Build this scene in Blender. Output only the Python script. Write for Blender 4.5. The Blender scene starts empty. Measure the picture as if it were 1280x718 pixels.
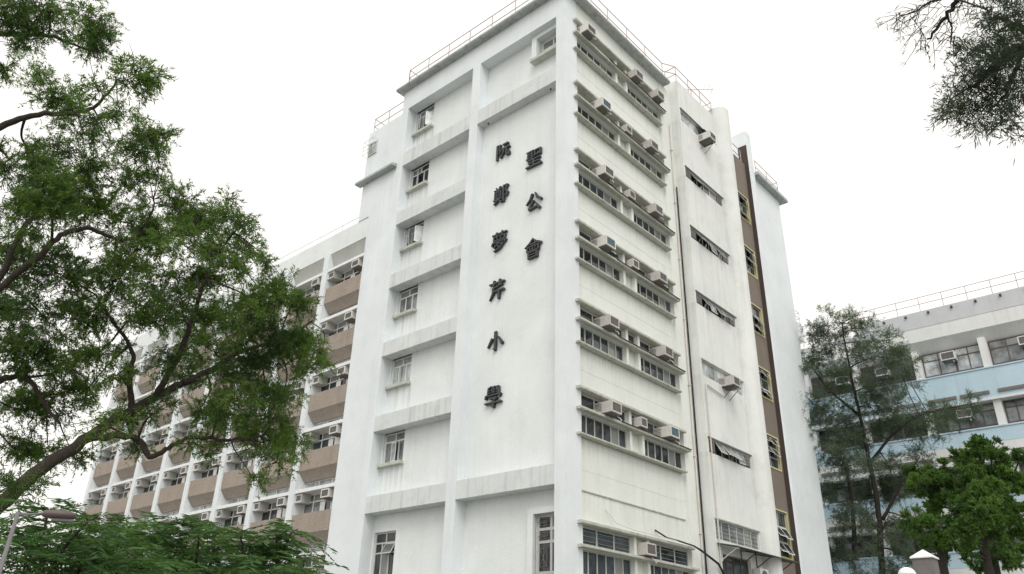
import bpy, bmesh, math, random
import numpy as np
from mathutils import Vector, Matrix

# ------------------------------------------------------------------ camera, sky, sun, exposure
SC = bpy.context.scene
COL = SC.collection
CAM = Vector((-19.66, -15.45, 0.0))
RX = Vector((0.66496, -0.74636, 0.02771))
RY = Vector((-0.34747, -0.2763, 0.89606))
RZ = Vector((-0.66113, -0.60548, -0.44306))
FPX = 977.0
cd = bpy.data.cameras.new('camera')
cam = bpy.data.objects.new('camera', cd)
COL.objects.link(cam)
cam.matrix_world = Matrix(((RX.x, RY.x, RZ.x, CAM.x), (RX.y, RY.y, RZ.y, CAM.y), (RX.z, RY.z, RZ.z, CAM.z), (0, 0, 0, 1)))
cd.sensor_width = 36.0
cd.lens = FPX / 1280.0 * 36.0
cd.clip_start = 0.1
cd.clip_end = 6000
SC.camera = cam

SUN_EL, SUN_AZ = 50.0, 223.0          # azimuth clockwise from +Y: behind the camera
world = bpy.data.worlds.new('World')
SC.world = world
world.use_nodes = True
wn, wl = world.node_tree.nodes, world.node_tree.links
bg = wn['Background']
sky = wn.new('ShaderNodeTexSky')
sky.sky_type = 'NISHITA'
sky.sun_disc = False
sky.sun_elevation = math.radians(SUN_EL)
sky.sun_rotation = math.radians(SUN_AZ)
sky.air_density = 1.0
sky.dust_density = 6.0
sky.ozone_density = 1.0
hs = wn.new('ShaderNodeHueSaturation')  # overcast: the cloud layer takes the blue out
hs.inputs['Saturation'].default_value = 0.16
hs.inputs['Value'].default_value = 1.0
wl.new(sky.outputs[0], hs.inputs['Color'])
mx = wn.new('ShaderNodeMix')
mx.data_type = 'RGBA'
mx.inputs[0].default_value = 0.7
wl.new(hs.outputs[0], mx.inputs[6])
mx.inputs[7].default_value = (9.1, 8.8, 8.3, 1)   # even cloud luminance
wl.new(mx.outputs[2], bg.inputs['Color'])
bg.inputs['Strength'].default_value = 0.10
sd = bpy.data.lights.new('sun', 'SUN')
sun = bpy.data.objects.new('sun', sd)
COL.objects.link(sun)
sd.energy = 0.55
sd.angle = math.radians(30)
sd.color = (1.0, 0.965, 0.92)
el, az = math.radians(SUN_EL), math.radians(SUN_AZ)
sun.rotation_euler = Vector((math.sin(az) * math.cos(el), math.cos(az) * math.cos(el), math.sin(el))).to_track_quat('Z', 'Y').to_euler()
SC.view_settings.view_transform = 'Standard'
SC.view_settings.look = 'None'
SC.view_settings.gamma = 1
SC.view_settings.exposure = 0.70
SC.cycles.use_denoising = True
SC.cycles.max_bounces = 8
SC.cycles.transparent_max_bounces = 8

GZ = -1.6   # ground level; z = 0 is the eye of the photographer
random.seed(7)
RNG = np.random.default_rng(11)


def at(px, py, dist):
    v = RX * ((px - 640) / FPX) + RY * (-(py - 359) / FPX) - RZ
    return CAM + v.normalized() * dist


# ------------------------------------------------------------------ materials
M = {}


def ramp(nt, fac, a, b, c0, c1):
    r = nt.nodes.new('ShaderNodeValToRGB')
    r.color_ramp.elements[0].position = a
    r.color_ramp.elements[1].position = b
    r.color_ramp.elements[0].color = (*c0, 1)
    r.color_ramp.elements[1].color = (*c1, 1)
    nt.links.new(fac, r.inputs[0])
    return r.outputs[0]


def noise(nt, scale, detail=4.0, stretch=None, rough=0.55):
    geo = nt.nodes.new('ShaderNodeNewGeometry')
    vec = geo.outputs['Position']
    if stretch:
        mp = nt.nodes.new('ShaderNodeMapping')
        mp.inputs['Scale'].default_value = stretch
        nt.links.new(vec, mp.inputs[0])
        vec = mp.outputs[0]
    n = nt.nodes.new('ShaderNodeTexNoise')
    n.inputs['Scale'].default_value = scale
    n.inputs['Detail'].default_value = detail
    n.inputs['Roughness'].default_value = rough
    nt.links.new(vec, n.inputs['Vector'])
    return n.outputs['Fac']


def mixc(nt, fac, a, b, blend='MIX'):
    m = nt.nodes.new('ShaderNodeMix')
    m.data_type = 'RGBA'
    m.blend_type = blend
    for s, v in ((0, fac), (6, a), (7, b)):
        if hasattr(v, 'links'):
            nt.links.new(v, m.inputs[s])
        elif s == 0:
            m.inputs[0].default_value = v
        else:
            m.inputs[s].default_value = (*v, 1)
    return m.outputs[2]


def mat(name, col, rough=0.8, grime=None, gamt=0.3, streak=0.0, blotch=1.2, speck=0.0, speck_scale=60, bump=0.0, bump_scale=40, metal=0.0, spec=0.3, var=0.06, runs=None):
    m = bpy.data.materials.new(name)
    m.use_nodes = True
    nt = m.node_tree
    b = nt.nodes['Principled BSDF']
    b.inputs['Roughness'].default_value = rough
    b.inputs['Metallic'].default_value = metal
    b.inputs['Specular IOR Level'].default_value = spec
    lo = tuple(c * (1 - var) for c in col)
    hi = tuple(min(1, c * (1 + var)) for c in col)
    c = ramp(nt, noise(nt, blotch, 5), 0.3, 0.7, lo, hi)
    if grime:
        g = ramp(nt, noise(nt, blotch * 1.7 + 0.3, 7, rough=0.65), 0.52, 0.78, (0, 0, 0), (gamt, gamt, gamt))
        c = mixc(nt, g, c, grime)
    if streak and grime:
        s = ramp(nt, noise(nt, 1.0, 4, (4.5, 4.5, 0.16), 0.6), 0.52, 0.74, (0, 0, 0), (streak,) * 3)
        c = mixc(nt, s, c, grime)
    if runs:                            # dirty water runs below sills and ledges: (z of the ledge, length), optional range along y
        geo = nt.nodes.new('ShaderNodeNewGeometry')
        sep = nt.nodes.new('ShaderNodeSeparateXYZ')
        nt.links.new(geo.outputs['Position'], sep.inputs[0])
        tot = None

        def mth(op, a, b):
            n_ = nt.nodes.new('ShaderNodeMath')
            n_.operation = op
            for i_, v in enumerate((a, b)):
                if hasattr(v, 'links'):
                    nt.links.new(v, n_.inputs[i_])
                else:
                    n_.inputs[i_].default_value = v
            return n_.outputs[0]
        for z, ln in runs[0]:
            mr = nt.nodes.new('ShaderNodeMapRange')
            mr.inputs['From Min'].default_value = z - ln
            mr.inputs['From Max'].default_value = z
            nt.links.new(sep.outputs['Z'], mr.inputs['Value'])
            t = mth('MULTIPLY', mr.outputs[0], mth('LESS_THAN', sep.outputs['Z'], z + 0.01))
            tot = t if tot is None else mth('MAXIMUM', tot, t)
        if runs[1]:
            tot = mth('MULTIPLY', tot, mth('MULTIPLY', mth('GREATER_THAN', sep.outputs['Y'], runs[1][0]), mth('LESS_THAN', sep.outputs['Y'], runs[1][1])))
        st = ramp(nt, noise(nt, 1.0, 4, (8.0, 8.0, 0.12), 0.6), 0.40, 0.66, (0, 0, 0), (1, 1, 1))
        c = mixc(nt, mth('MULTIPLY', mth('MULTIPLY', tot, st), runs[2]), c, (0.27, 0.265, 0.235))
    if speck:
        s = ramp(nt, noise(nt, speck_scale, 2), 0.35, 0.65, (1 - speck,) * 3, (1 + speck * 0.0,) * 3)
        c = mixc(nt, 1.0, c, s, 'MULTIPLY')
    nt.links.new(c, b.inputs['Base Color'])
    if bump:
        bp = nt.nodes.new('ShaderNodeBump')
        bp.inputs['Strength'].default_value = bump
        bp.inputs['Distance'].default_value = 0.02
        nt.links.new(noise(nt, bump_scale, 3), bp.inputs['Height'])
        nt.links.new(bp.outputs[0], b.inputs['Normal'])
    M[name] = m
    return m


mat('white_paint', (0.765, 0.80, 0.80), 0.75, (0.40, 0.42, 0.41), 0.14, 0.12, 0.5, 0.09, 28, 0.25, 30,
    runs=([(z - 0.13, 1.3) for z in (24.24, 20.87, 17.6, 14.2, 10.87, 7.52)], (8.6, 10.1), 0.5))
mat('pier_paint', (0.745, 0.79, 0.81), 0.75, (0.42, 0.44, 0.45), 0.16, 0.12, 0.5, 0.07, 28, 0.25, 30)
mat('beam_paint', (0.66, 0.69, 0.69), 0.8, (0.33, 0.34, 0.33), 0.35, 0.5, 0.9, 0.07, 24, 0.3, 26)
mat('right_paint', (0.745, 0.77, 0.73), 0.75, (0.40, 0.41, 0.34), 0.2, 0.16, 0.5, 0.07, 28, 0.25, 30)
mat('spandrel_paint', (0.745, 0.77, 0.73), 0.75, (0.40, 0.41, 0.34), 0.2, 0.14, 0.5, 0.07, 28, 0.25, 30,
    runs=([(z, 0.9) for z in (23.99, 20.50, 17.08, 13.76, 10.447, 7.17, 5.42, 26.86)], None, 0.24))
mat('column_paint', (0.735, 0.757, 0.735), 0.75, (0.36, 0.36, 0.30), 0.3, 0.22, 0.6, 0.07, 28, 0.25, 30)
mat('block_paint', (0.735, 0.757, 0.735), 0.75, (0.36, 0.36, 0.30), 0.26, 0.26, 0.6, 0.07, 28, 0.25, 30,
    runs=([(z, 1.7) for z in (24.88, 21.53, 18.18, 14.85, 11.5, 8.21)], None, 0.26))
mat('ledge_concrete', (0.53, 0.54, 0.48), 0.85, (0.15, 0.145, 0.115), 0.6, 0.3, 2.4, 0.1, 40, 0.3, 30)
mat('slab_concrete', (0.45, 0.48, 0.47), 0.85, (0.13, 0.14, 0.13), 0.75, 0.4, 1.6, 0.1, 40, 0.3, 30)
mat('pebble_dash', (0.39, 0.335, 0.285), 0.9, (0.20, 0.17, 0.15), 0.3, 0.3, 1.2, 0.30, 22, 0.6, 45)
mat('brown_render', (0.225, 0.19, 0.16), 0.9, (0.12, 0.09, 0.08), 0.3, 0.2, 1.2, 0.2, 30, 0.5, 45)
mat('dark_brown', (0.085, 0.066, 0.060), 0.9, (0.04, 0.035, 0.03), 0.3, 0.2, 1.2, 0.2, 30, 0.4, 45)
mat('grey_concrete', (0.50, 0.51, 0.48), 0.85, (0.28, 0.28, 0.26), 0.4, 0.2, 1.2, 0.12, 40, 0.3, 40)
mat('white_metal', (0.74, 0.76, 0.76), 0.45, (0.45, 0.44, 0.40), 0.2, 0.0, 4, spec=0.4)
mat('alu_frame', (0.50, 0.51, 0.49), 0.5, (0.35, 0.34, 0.31), 0.3, 0.0, 4, spec=0.4)
mat('dark_frame', (0.12, 0.085, 0.075), 0.5, spec=0.4)
mat('yellow_paint', (0.55, 0.52, 0.27), 0.6, (0.4, 0.34, 0.15), 0.3, 0.2, 2)
mat('rail_paint', (0.46, 0.37, 0.35), 0.5, (0.30, 0.2, 0.17), 0.5, 0.0, 6, spec=0.4)
mat('pale_rail', (0.66, 0.68, 0.68), 0.5)
mat('ac_beige', (0.66, 0.65, 0.61), 0.5, (0.30, 0.27, 0.23), 0.35, 0.2, 5, spec=0.4)
mat('ac_pink', (0.54, 0.52, 0.49), 0.5, (0.28, 0.23, 0.21), 0.4, 0.2, 5, spec=0.4)
mat('ac_white', (0.72, 0.73, 0.71), 0.5, (0.4, 0.39, 0.36), 0.25, 0.1, 5, spec=0.4)
mat('grille_dark', (0.13, 0.125, 0.125), 0.6)
mat('grille_blue', (0.07, 0.15, 0.21), 0.5)
mat('grille_slat', (0.20, 0.185, 0.18), 0.6)
mat('rust_steel', (0.10, 0.08, 0.07), 0.8)
mat('char_metal', (0.04, 0.045, 0.048), 0.55, (0.12, 0.12, 0.12), 0.3, 0.2, 8, spec=0.4)
mat('cable_black', (0.02, 0.02, 0.022), 0.6)
mat('pipe_paint', (0.62, 0.60, 0.55), 0.6, (0.33, 0.28, 0.22), 0.4, 0.1, 5)
mat('canopy_sheet', (0.16, 0.19, 0.17), 0.6, (0.08, 0.08, 0.07), 0.5, 0.0, 3)
mat('blue_paint', (0.49, 0.64, 0.73), 0.75, (0.36, 0.45, 0.50), 0.3, 0.3, 0.7, 0.04, 28)
mat('grey_paint', (0.56, 0.58, 0.60), 0.8, (0.42, 0.43, 0.44), 0.3, 0.2, 0.6)
mat('pale_paint', (0.72, 0.73, 0.72), 0.8, (0.45, 0.45, 0.43), 0.25, 0.3, 0.6)
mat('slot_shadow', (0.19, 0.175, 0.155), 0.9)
mat('ground_concrete', (0.20, 0.20, 0.185), 0.9, (0.16, 0.16, 0.14), 0.5, 0.0, 0.4)
mat('bark', (0.062, 0.05, 0.042), 0.95, (0.03, 0.026, 0.02), 0.7, 0.0, 5, 0.35, 30, 0.8, 25)
mat('dark_bark', (0.045, 0.04, 0.036), 0.95, (0.02, 0.018, 0.016), 0.6, 0.0, 5, 0.3, 30)
mat('pole_grey', (0.17, 0.165, 0.17), 0.6, (0.2, 0.19, 0.18), 0.4, 0.0, 5)
mat('lamp_dark', (0.115, 0.09, 0.085), 0.5, (0.06, 0.05, 0.05), 0.4, 0.0, 8)
mat('stone_grey', (0.19, 0.18, 0.165), 0.85, (0.10, 0.10, 0.09), 0.5, 0.3, 4, 0.15, 40)
mat('dark_text', (0.06, 0.06, 0.06), 0.7)
mat('curtain', (0.50, 0.51, 0.50), 0.9)
mat('white_cap', (0.80, 0.80, 0.79), 0.6)


def glass(name, col, rough=0.06):
    m = bpy.data.materials.new(name)
    m.use_nodes = True
    nt = m.node_tree
    b = nt.nodes['Principled BSDF']
    c = ramp(nt, noise(nt, 1.6, 3), 0.35, 0.65, tuple(x * 0.5 for x in col), tuple(min(1, x * 1.4) for x in col))
    g_ = nt.nodes.new('ShaderNodeNewGeometry')
    r = ramp(nt, g_.outputs['Random Per Island'], 0.0, 0.6, (0.35,) * 3, (1.2,) * 3)
    c = mixc(nt, 1.0, c, r, 'MULTIPLY')
    k = ramp(nt, g_.outputs['Random Per Island'], 0.80, 0.86, (0,) * 3, (0.75,) * 3)
    c = mixc(nt, k, c, (0.30, 0.31, 0.30))
    nt.links.new(c, b.inputs['Base Color'])
    b.inputs['Roughness'].default_value = rough
    b.inputs['Specular IOR Level'].default_value = 0.5
    M[name] = m


glass('glass_dark', (0.035, 0.04, 0.042))
glass('glass_grey', (0.16, 0.175, 0.175))
glass('glass_pale', (0.38, 0.41, 0.42), 0.12)
glass('glass_blue', (0.035, 0.05, 0.058))


def leafmat(name, c_dark, c_light, scale, transl=0.35, spec=0.25):
    m = bpy.data.materials.new(name)
    m.use_nodes = True
    nt = m.node_tree
    b = nt.nodes['Principled BSDF']
    b.inputs['Roughness'].default_value = 0.6
    b.inputs['Specular IOR Level'].default_value = spec
    g = nt.nodes.new('ShaderNodeNewGeometry')
    mth = nt.nodes.new('ShaderNodeMath')
    mth.operation = 'MULTIPLY_ADD'
    mth.inputs[1].default_value = 0.55
    nt.links.new(g.outputs['Random Per Island'], mth.inputs[0])
    nz = nt.nodes.new('ShaderNodeMath')
    nz.operation = 'MULTIPLY_ADD'
    nt.links.new(noise(nt, scale, 2), nz.inputs[0])
    nz.inputs[1].default_value = 1.6
    nz.inputs[2].default_value = -0.58
    nt.links.new(nz.outputs[0], mth.inputs[2])
    c = ramp(nt, mth.outputs[0], 0.12, 0.95, c_dark, c_light)
    nt.links.new(c, b.inputs['Base Color'])
    tr = nt.nodes.new('ShaderNodeBsdfTranslucent')
    nt.links.new(mixc(nt, 1.0, c, (1.0, 1.25, 0.55), 'MULTIPLY'), tr.inputs['Color'])
    ms = nt.nodes.new('ShaderNodeMixShader')
    ms.inputs[0].default_value = transl
    nt.links.new(b.outputs[0], ms.inputs[1])
    nt.links.new(tr.outputs[0], ms.inputs[2])
    nt.links.new(ms.outputs[0], nt.nodes['Material Output'].inputs[0])
    M[name] = m


leafmat('acacia_leaf', (0.05, 0.092, 0.04), (0.165, 0.25, 0.055), 0.8, 0.5)
leafmat('feather_leaf', (0.034, 0.078, 0.032), (0.12, 0.21, 0.065), 1.3, 0.4)
leafmat('casuarina_leaf', (0.075, 0.10, 0.08), (0.15, 0.185, 0.13), 0.5, 0.4)
leafmat('broad_leaf', (0.034, 0.078, 0.028), (0.15, 0.255, 0.055), 1.0, 0.4)
leafmat('overhang_leaf', (0.04, 0.056, 0.042), (0.09, 0.12, 0.075), 1.2, 0.3)


# ------------------------------------------------------------------ helpers
class MB:
    """collects faces, links them as ONE mesh object"""

    def __init__(s):
        s.v, s.f = [], []

    def quad(s, *p):
        n = len(s.v)
        s.v += [tuple(q) for q in p]
        s.f.append(tuple(range(n, n + len(p))))

    def hexa(s, c):
        n = len(s.v)
        s.v += [tuple(q) for q in c]
        for f in ((0, 3, 2, 1), (4, 5, 6, 7), (0, 1, 5, 4), (1, 2, 6, 5), (2, 3, 7, 6), (3, 0, 4, 7)):
            s.f.append(tuple(n + i for i in f))

    def box(s, x0, x1, y0, y1, z0, z1):
        s.hexa([(x0, y0, z0), (x1, y0, z0), (x1, y1, z0), (x0, y1, z0), (x0, y0, z1), (x1, y0, z1), (x1, y1, z1), (x0, y1, z1)])
        return s

    def fbox(s, P, u0, u1, v0, v1, w0, w1):
        s.hexa([P(u0, v0, w0), P(u1, v0, w0), P(u1, v0, w1), P(u0, v0, w1), P(u0, v1, w0), P(u1, v1, w0), P(u1, v1, w1), P(u0, v1, w1)])
        return s

    def prism(s, prof, a, b, fn):
        """profile (list of 2d) swept between a and b; fn(p, q, t) -> xyz"""
        n = len(s.v)
        k = len(prof)
        s.v += [tuple(fn(p[0], p[1], a)) for p in prof] + [tuple(fn(p[0], p[1], b)) for p in prof]
        s.f.append(tuple(n + i for i in range(k)))
        s.f.append(tuple(n + k + i for i in reversed(range(k))))
        for i in range(k):
            j = (i + 1) % k
            s.f.append((n + i, n + k + i, n + k + j, n + j))
        return s

    def bar(s, a, b, r, r2=None, n=6):
        s.tube([a, b], [r, r if r2 is None else r2], n)
        return s

    def tube(s, pts, rad, n=6):
        pts = [Vector(p) for p in pts]
        base = len(s.v)
        prev = None
        for i, p in enumerate(pts):
            d = (pts[min(i + 1, len(pts) - 1)] - pts[max(i - 1, 0)]).normalized()
            if prev is None:
                up = Vector((0, 0, 1)) if abs(d.z) < 0.9 else Vector((1, 0, 0))
                a = d.cross(up).normalized()
            else:
                a = (prev - d * prev.dot(d)).normalized()
            prev = a
            b = d.cross(a)
            for k in range(n):
                t = 2 * math.pi * k / n
                s.v.append(tuple(p + (a * math.cos(t) + b * math.sin(t)) * rad[i]))
        for i in range(len(pts) - 1):
            for k in range(n):
                k2 = (k + 1) % n
                s.f.append((base + i * n + k, base + i * n + k2, base + (i + 1) * n + k2, base + (i + 1) * n + k))
        s.f.append(tuple(base + k for k in reversed(range(n))))
        s.f.append(tuple(base + (len(pts) - 1) * n + k for k in range(n)))
        return s

    def panel(s, P, u0, u1, v0, v1, holes=(), w=0.0):
        """wall face with rectangular openings (a,b,c,d,depth) and their reveals"""
        us = sorted({u0, u1, *[h[0] for h in holes], *[h[1] for h in holes]})
        vs = sorted({v0, v1, *[h[2] for h in holes], *[h[3] for h in holes]})
        for i in range(len(us) - 1):
            for j in range(len(vs) - 1):
                cu, cv = (us[i] + us[i + 1]) / 2, (vs[j] + vs[j + 1]) / 2
                if any(h[0] < cu < h[1] and h[2] < cv < h[3] for h in holes):
                    continue
                s.quad(P(us[i], vs[j], w), P(us[i + 1], vs[j], w), P(us[i + 1], vs[j + 1], w), P(us[i], vs[j + 1], w))
        for a, b, c, d, dp in holes:
            e = w + dp
            s.quad(P(a, c, w), P(b, c, w), P(b, c, e), P(a, c, e))
            s.quad(P(a, d, w), P(b, d, w), P(b, d, e), P(a, d, e))
            s.quad(P(a, c, w), P(a, d, w), P(a, d, e), P(a, c, e))
            s.quad(P(b, c, w), P(b, d, w), P(b, d, e), P(b, c, e))
        return s

    def mesh(s, name, m, smooth=False):
        me = bpy.data.meshes.new(name)
        me.from_pydata(s.v, [], s.f)
        bm = bmesh.new()
        bm.from_mesh(me)
        bmesh.ops.recalc_face_normals(bm, faces=bm.faces)
        bm.to_mesh(me)
        bm.free()
        me.materials.append(M[m])
        if smooth:
            me.polygons.foreach_set('use_smooth', [True] * len(me.polygons))
        return me

    def build(s, name, m, parent=None, smooth=False):
        return link(name, s.mesh(name, m, smooth), parent)


def link(name, me, parent=None):
    o = bpy.data.objects.new(name, me)
    COL.objects.link(o)
    if parent:
        o.parent = parent
        # geometry is written in world space: undo the parent's own place
        o.matrix_parent_inverse = parent_world(parent).inverted()
    return o


def parent_world(o):
    m = o.matrix_basis
    return m if o.parent is None else parent_world(o.parent) @ o.matrix_parent_inverse @ m


def tag(o, label, cat, group=None, kind=None):
    if label:
        o['label'] = label
    if cat:
        o['category'] = cat
    if group:
        o['group'] = group
    if kind:
        o['kind'] = kind
    return o


def thing(name, label, cat, loc=(0, 0, 0), group=None):
    o = bpy.data.objects.new(name, None)
    o.empty_display_size = 0.3
    o.location = loc
    COL.objects.link(o)
    return tag(o, label, cat, group)


def copy_thing(root, loc, rz, label=None):
    r = root.copy()
    COL.objects.link(r)
    r.location = loc
    r.rotation_euler = (0, 0, rz)
    if label:
        r['label'] = label

    def rec(src, dst):
        for ch in list(src.children):
            if ch.get('_skip'):
                continue
            c = ch.copy()
            COL.objects.link(c)
            c.parent = dst
            rec(ch, c)
    rec(root, r)
    return r


def PL(x0):
    return lambda u, v, w: (x0 + w, u, v)      # faces -x: u runs along +y


def PR(y0):
    return lambda u, v, w: (u, y0 + w, v)      # faces -y: u runs along +x


def window(parent, P, u0, u1, v0, v1, w, cols=3, rows=(1.0,), topcols=None, fr='alu_frame', gl='glass_dark', bar=0.045, name='window', label=None, slats=0):
    """frame mesh (part) with its panes as one sub-part; rows: heights from the bottom as fractions"""
    f = MB()
    d0, d1 = w - 0.03, w + 0.04
    f.fbox(P, u0, u1, v0, v0 + bar, d0, d1)
    f.fbox(P, u0, u1, v1 - bar, v1, d0, d1)
    f.fbox(P, u0, u0 + bar, v0 + bar, v1 - bar, d0, d1)
    f.fbox(P, u1 - bar, u1, v0 + bar, v1 - bar, d0, d1)
    g = MB()
    vs = [v0]
    tot = sum(rows)
    for r in rows:
        vs.append(vs[-1] + (v1 - v0) * r / tot)
    for j in range(len(rows)):
        if j:
            f.fbox(P, u0 + bar, u1 - bar, vs[j] - bar / 2, vs[j] + bar / 2, d0 + 0.003, d1 - 0.003)
        n = topcols if (topcols and j == len(rows) - 1) else cols
        for i in range(1, n):
            u = u0 + (u1 - u0) * i / n
            f.fbox(P, u - bar / 2, u + bar / 2, vs[j] + bar / 2, vs[j + 1] - bar / 2, d0 + 0.006, d1 - 0.006)
        for i in range(n):
            a, b = u0 + (u1 - u0) * i / n, u0 + (u1 - u0) * (i + 1) / n
            t = random.uniform(-0.012, 0.012)
            g.quad(P(a, vs[j], w + t), P(b, vs[j], w - t), P(b, vs[j + 1], w - t * 0.5), P(a, vs[j + 1], w + t * 0.5))
            if slats:
                for k in range(1, slats):
                    vv = vs[j] + (vs[j + 1] - vs[j]) * k / slats
                    f.fbox(P, a + bar / 2, b - bar / 2, vv - 0.003, vv + 0.003, w - 0.035, w - 0.012)
    o = f.build(name, fr, parent)
    if label:
        o['label'] = label
    g.build('pane', gl, o)
    return o


def sash(parent, P, u_h, v0, v1, width, ang, w, fr='white_metal', gl='glass_pale'):
    """side hung casement standing open outwards, hinge at u_h; width signed"""
    c, s_ = math.cos(ang), math.sin(ang)

    def Q(a, v, t):
        return P(u_h + width * a * c, v, w - abs(width) * a * s_ + t)
    f = MB()
    b = 0.1
    f.fbox(Q, 0, 1, v0, v0 + 0.05, -0.015, 0.015)
    f.fbox(Q, 0, 1, v1 - 0.05, v1, -0.015, 0.015)
    f.fbox(Q, 0, b, v0 + 0.05, v1 - 0.05, -0.015, 0.015)
    f.fbox(Q, 1 - b, 1, v0 + 0.05, v1 - 0.05, -0.015, 0.015)
    o = f.build('sash', fr, parent)
    g = MB()
    g.quad(Q(b, v0 + 0.05, 0), Q(1 - b, v0 + 0.05, 0), Q(1 - b, v1 - 0.05, 0), Q(b, v1 - 0.05, 0))
    g.build('pane', gl, o)


def awning(parent, P, u0, u1, v1, h, ang, w, fr='alu_frame', gl='glass_grey'):
    """top hung vent pushed out at the bottom"""
    c, s_ = math.cos(ang), math.sin(ang)

    def Q(u, a, t):
        return P(u, v1 - h * a * c, w - h * a * s_ + t)
    f = MB()
    b = 0.03
    f.fbox(Q, u0, u1, 0, 0.08, -0.012, 0.012)
    f.fbox(Q, u0, u1, 0.92, 1, -0.012, 0.012)
    f.fbox(Q, u0, u0 + b, 0.08, 0.92, -0.012, 0.012)
    f.fbox(Q, u1 - b, u1, 0.08, 0.92, -0.012, 0.012)
    o = f.build('vent_sash', fr, parent)
    g = MB()
    g.quad(Q(u0 + b, 0.08, 0), Q(u1 - b, 0.08, 0), Q(u1 - b, 0.92, 0), Q(u0 + b, 0.92, 0))
    g.build('pane', gl, o)


# ------------------------------------------------------------------ ground
g = MB()
g.quad((-400, -400, GZ), (400, -400, GZ), (400, 400, GZ), (-400, 400, GZ))
tag(g.build('ground', 'ground_concrete'), 'flat grey concrete school yard around the buildings', 'ground', kind='structure')

# ------------------------------------------------------------------ main tower
ROOF = 26.87
L = PL(0.0)
R = PR(0.0)
tower = thing('school_tower', 'tall white school tower with recessed bays and the wall lettering', 'building', (4, 5, GZ))

core = MB()
core.box(0.95, 12.3, 0.62, 10.3, GZ, ROOF - 0.01)
core.box(0.95, 8.5, 0.45, 0.63, GZ, ROOF - 0.02)
core.build('core_wall', 'white_paint', tower)

DL = 0.55                              # depth of the recessed bays
beamsL = [(22.1, 22.87), (18.75, 19.43), (15.43, 16.1), (12.12, 12.77), (8.8, 9.45), (5.49, 6.15)]
piers = MB()
piers.fbox(L, 0.0, 0.45, GZ, ROOF, 0.0, 0.85)
piers.fbox(L, 4.98, 5.48, GZ, ROOF, 0.0, 0.97)
piers.fbox(L, 10.08, 10.53, GZ, ROOF, 0.0, 0.97)
piers.build('pier', 'pier_paint', tower)
band = MB()
band.fbox(L, 0.45, 4.98, 25.65, ROOF, 0.0, 0.9)
band.fbox(L, 5.48, 10.08, 25.65, ROOF, 0.0, 0.9)
band.build('parapet_band', 'pier_paint', tower)
for z0, z1 in beamsL:
    MB().fbox(L, 5.48, 10.08, z0, z1, 0.0, 0.9).build('beam', 'beam_paint', tower)
for z0, z1 in (beamsL[0], beamsL[-1]):
    MB().fbox(L, 0.45, 4.98, z0, z1, 0.0, 0.9).build('beam', 'beam_paint', tower)
# left bays: recessed wall with one window each
ztop = [25.65] + [b[0] for b in beamsL]
zbot = [b[1] for b in beamsL] + [GZ]
zwb = [24.24, 20.87, 17.6, 14.2, 10.87, 7.52, 1.9]
WL = PL(DL)
lw = MB()
for i in range(7):
    t = 4.83 if i == 6 else ztop[i]
    lw.panel(WL, 5.48, 10.08, zbot[i], ztop[i], [(8.72, 10.02, zwb[i], t, 0.16)])
lw.panel(WL, 0.45, 4.98, 22.87, 25.65, [(0.5, 1.78, 24.33, 25.4, 0.2)])
lw.panel(WL, 0.45, 4.98, GZ, 5.49, [(0.5, 1.68, 1.2, 4.72, 0.16)])
lw.panel(PL(0.42), 0.45, 4.98, 6.15, 22.1)
lw.build('bay_wall', 'white_paint', tower)
gls = ['glass_grey', 'glass_dark', 'glass_grey', 'glass_grey', 'glass_pale', 'glass_grey', 'glass_dark']
for i in range(7):
    t = 4.83 if i == 6 else ztop[i]
    if i < 6:
        h = t - zwb[i]
        w_ = window(tower, WL, 8.72, 10.02, zwb[i], t, 0.12, 3, (h - 0.36, 0.36), 2, 'white_metal', gls[i], 0.06)
        MB().fbox(WL, 8.66, 10.05, zwb[i] - 0.13, zwb[i] - 0.005, -0.2, 0.1).build('sill', 'ledge_concrete', w_)
    else:
        w_ = window(tower, WL, 8.72, 10.02, zwb[i], t, 0.12, 3, (1.2, 1.0, 0.38, 0.42), 2, 'alu_frame', gls[i], 0.06)
        awning(w_, WL, 8.76, 9.36, 4.38, 0.45, 0.5, 0.06)
    if i in (0, 1, 2):
        sash(w_, WL, 9.62, zwb[i] + 0.05, zwb[i] + 0.86, -0.4, 1.0 if i != 1 else 0.6, 0.06)
    if i in (0, 2):
        sash(w_, WL, 8.76, zwb[i] + 0.05, zwb[i] + 0.86, 0.4, 0.9, 0.06)
    if i == 5:
        sash(w_, WL, 9.55, zwb[i] + 0.05, zwb[i] + 0.86, -0.4, 0.25, 0.06)
    if i in (0, 2, 4):
        cu = MB()
        for k in range(5):
            u = 8.8 + (k * 0.11 if i != 4 else k * 0.22)
            cu.fbox(WL, u, u + 0.09, zwb[i] + 0.08, zwb[i] + 0.84, 0.105, 0.115)
        cu.build('curtain', 'curtain', w_)
# right bay windows
w_ = window(tower, WL, 0.5, 1.78, 24.33, 25.4, 0.16, 2, (0.6, 0.45), 2, 'white_metal', 'glass_grey', 0.07)
s_ = MB()
s_.fbox(WL, 1.78, 2.06, 24.33, 25.645, -0.28, 0.02)
s_.fbox(WL, 0.46, 1.78, 25.4, 25.645, -0.28, 0.02)
s_.build('surround', 'white_paint', w_)
MB().fbox(WL, 0.46, 2.12, 24.19, 24.325, -0.34, 0.1).build('sill', 'ledge_concrete', w_)
w_ = window(tower, WL, 0.5, 1.68, 1.2, 4.72, 0.12, 2, (1.7, 0.95, 0.4, 0.47), None, 'alu_frame', 'glass_dark', 0.09)
s_ = MB()
s_.fbox(WL, 1.68, 1.92, 1.1, 4.92, -0.14, 0.02)
s_.fbox(WL, 0.46, 1.68, 4.72, 4.92, -0.14, 0.02)
s_.build('surround', 'white_paint', w_)
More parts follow.
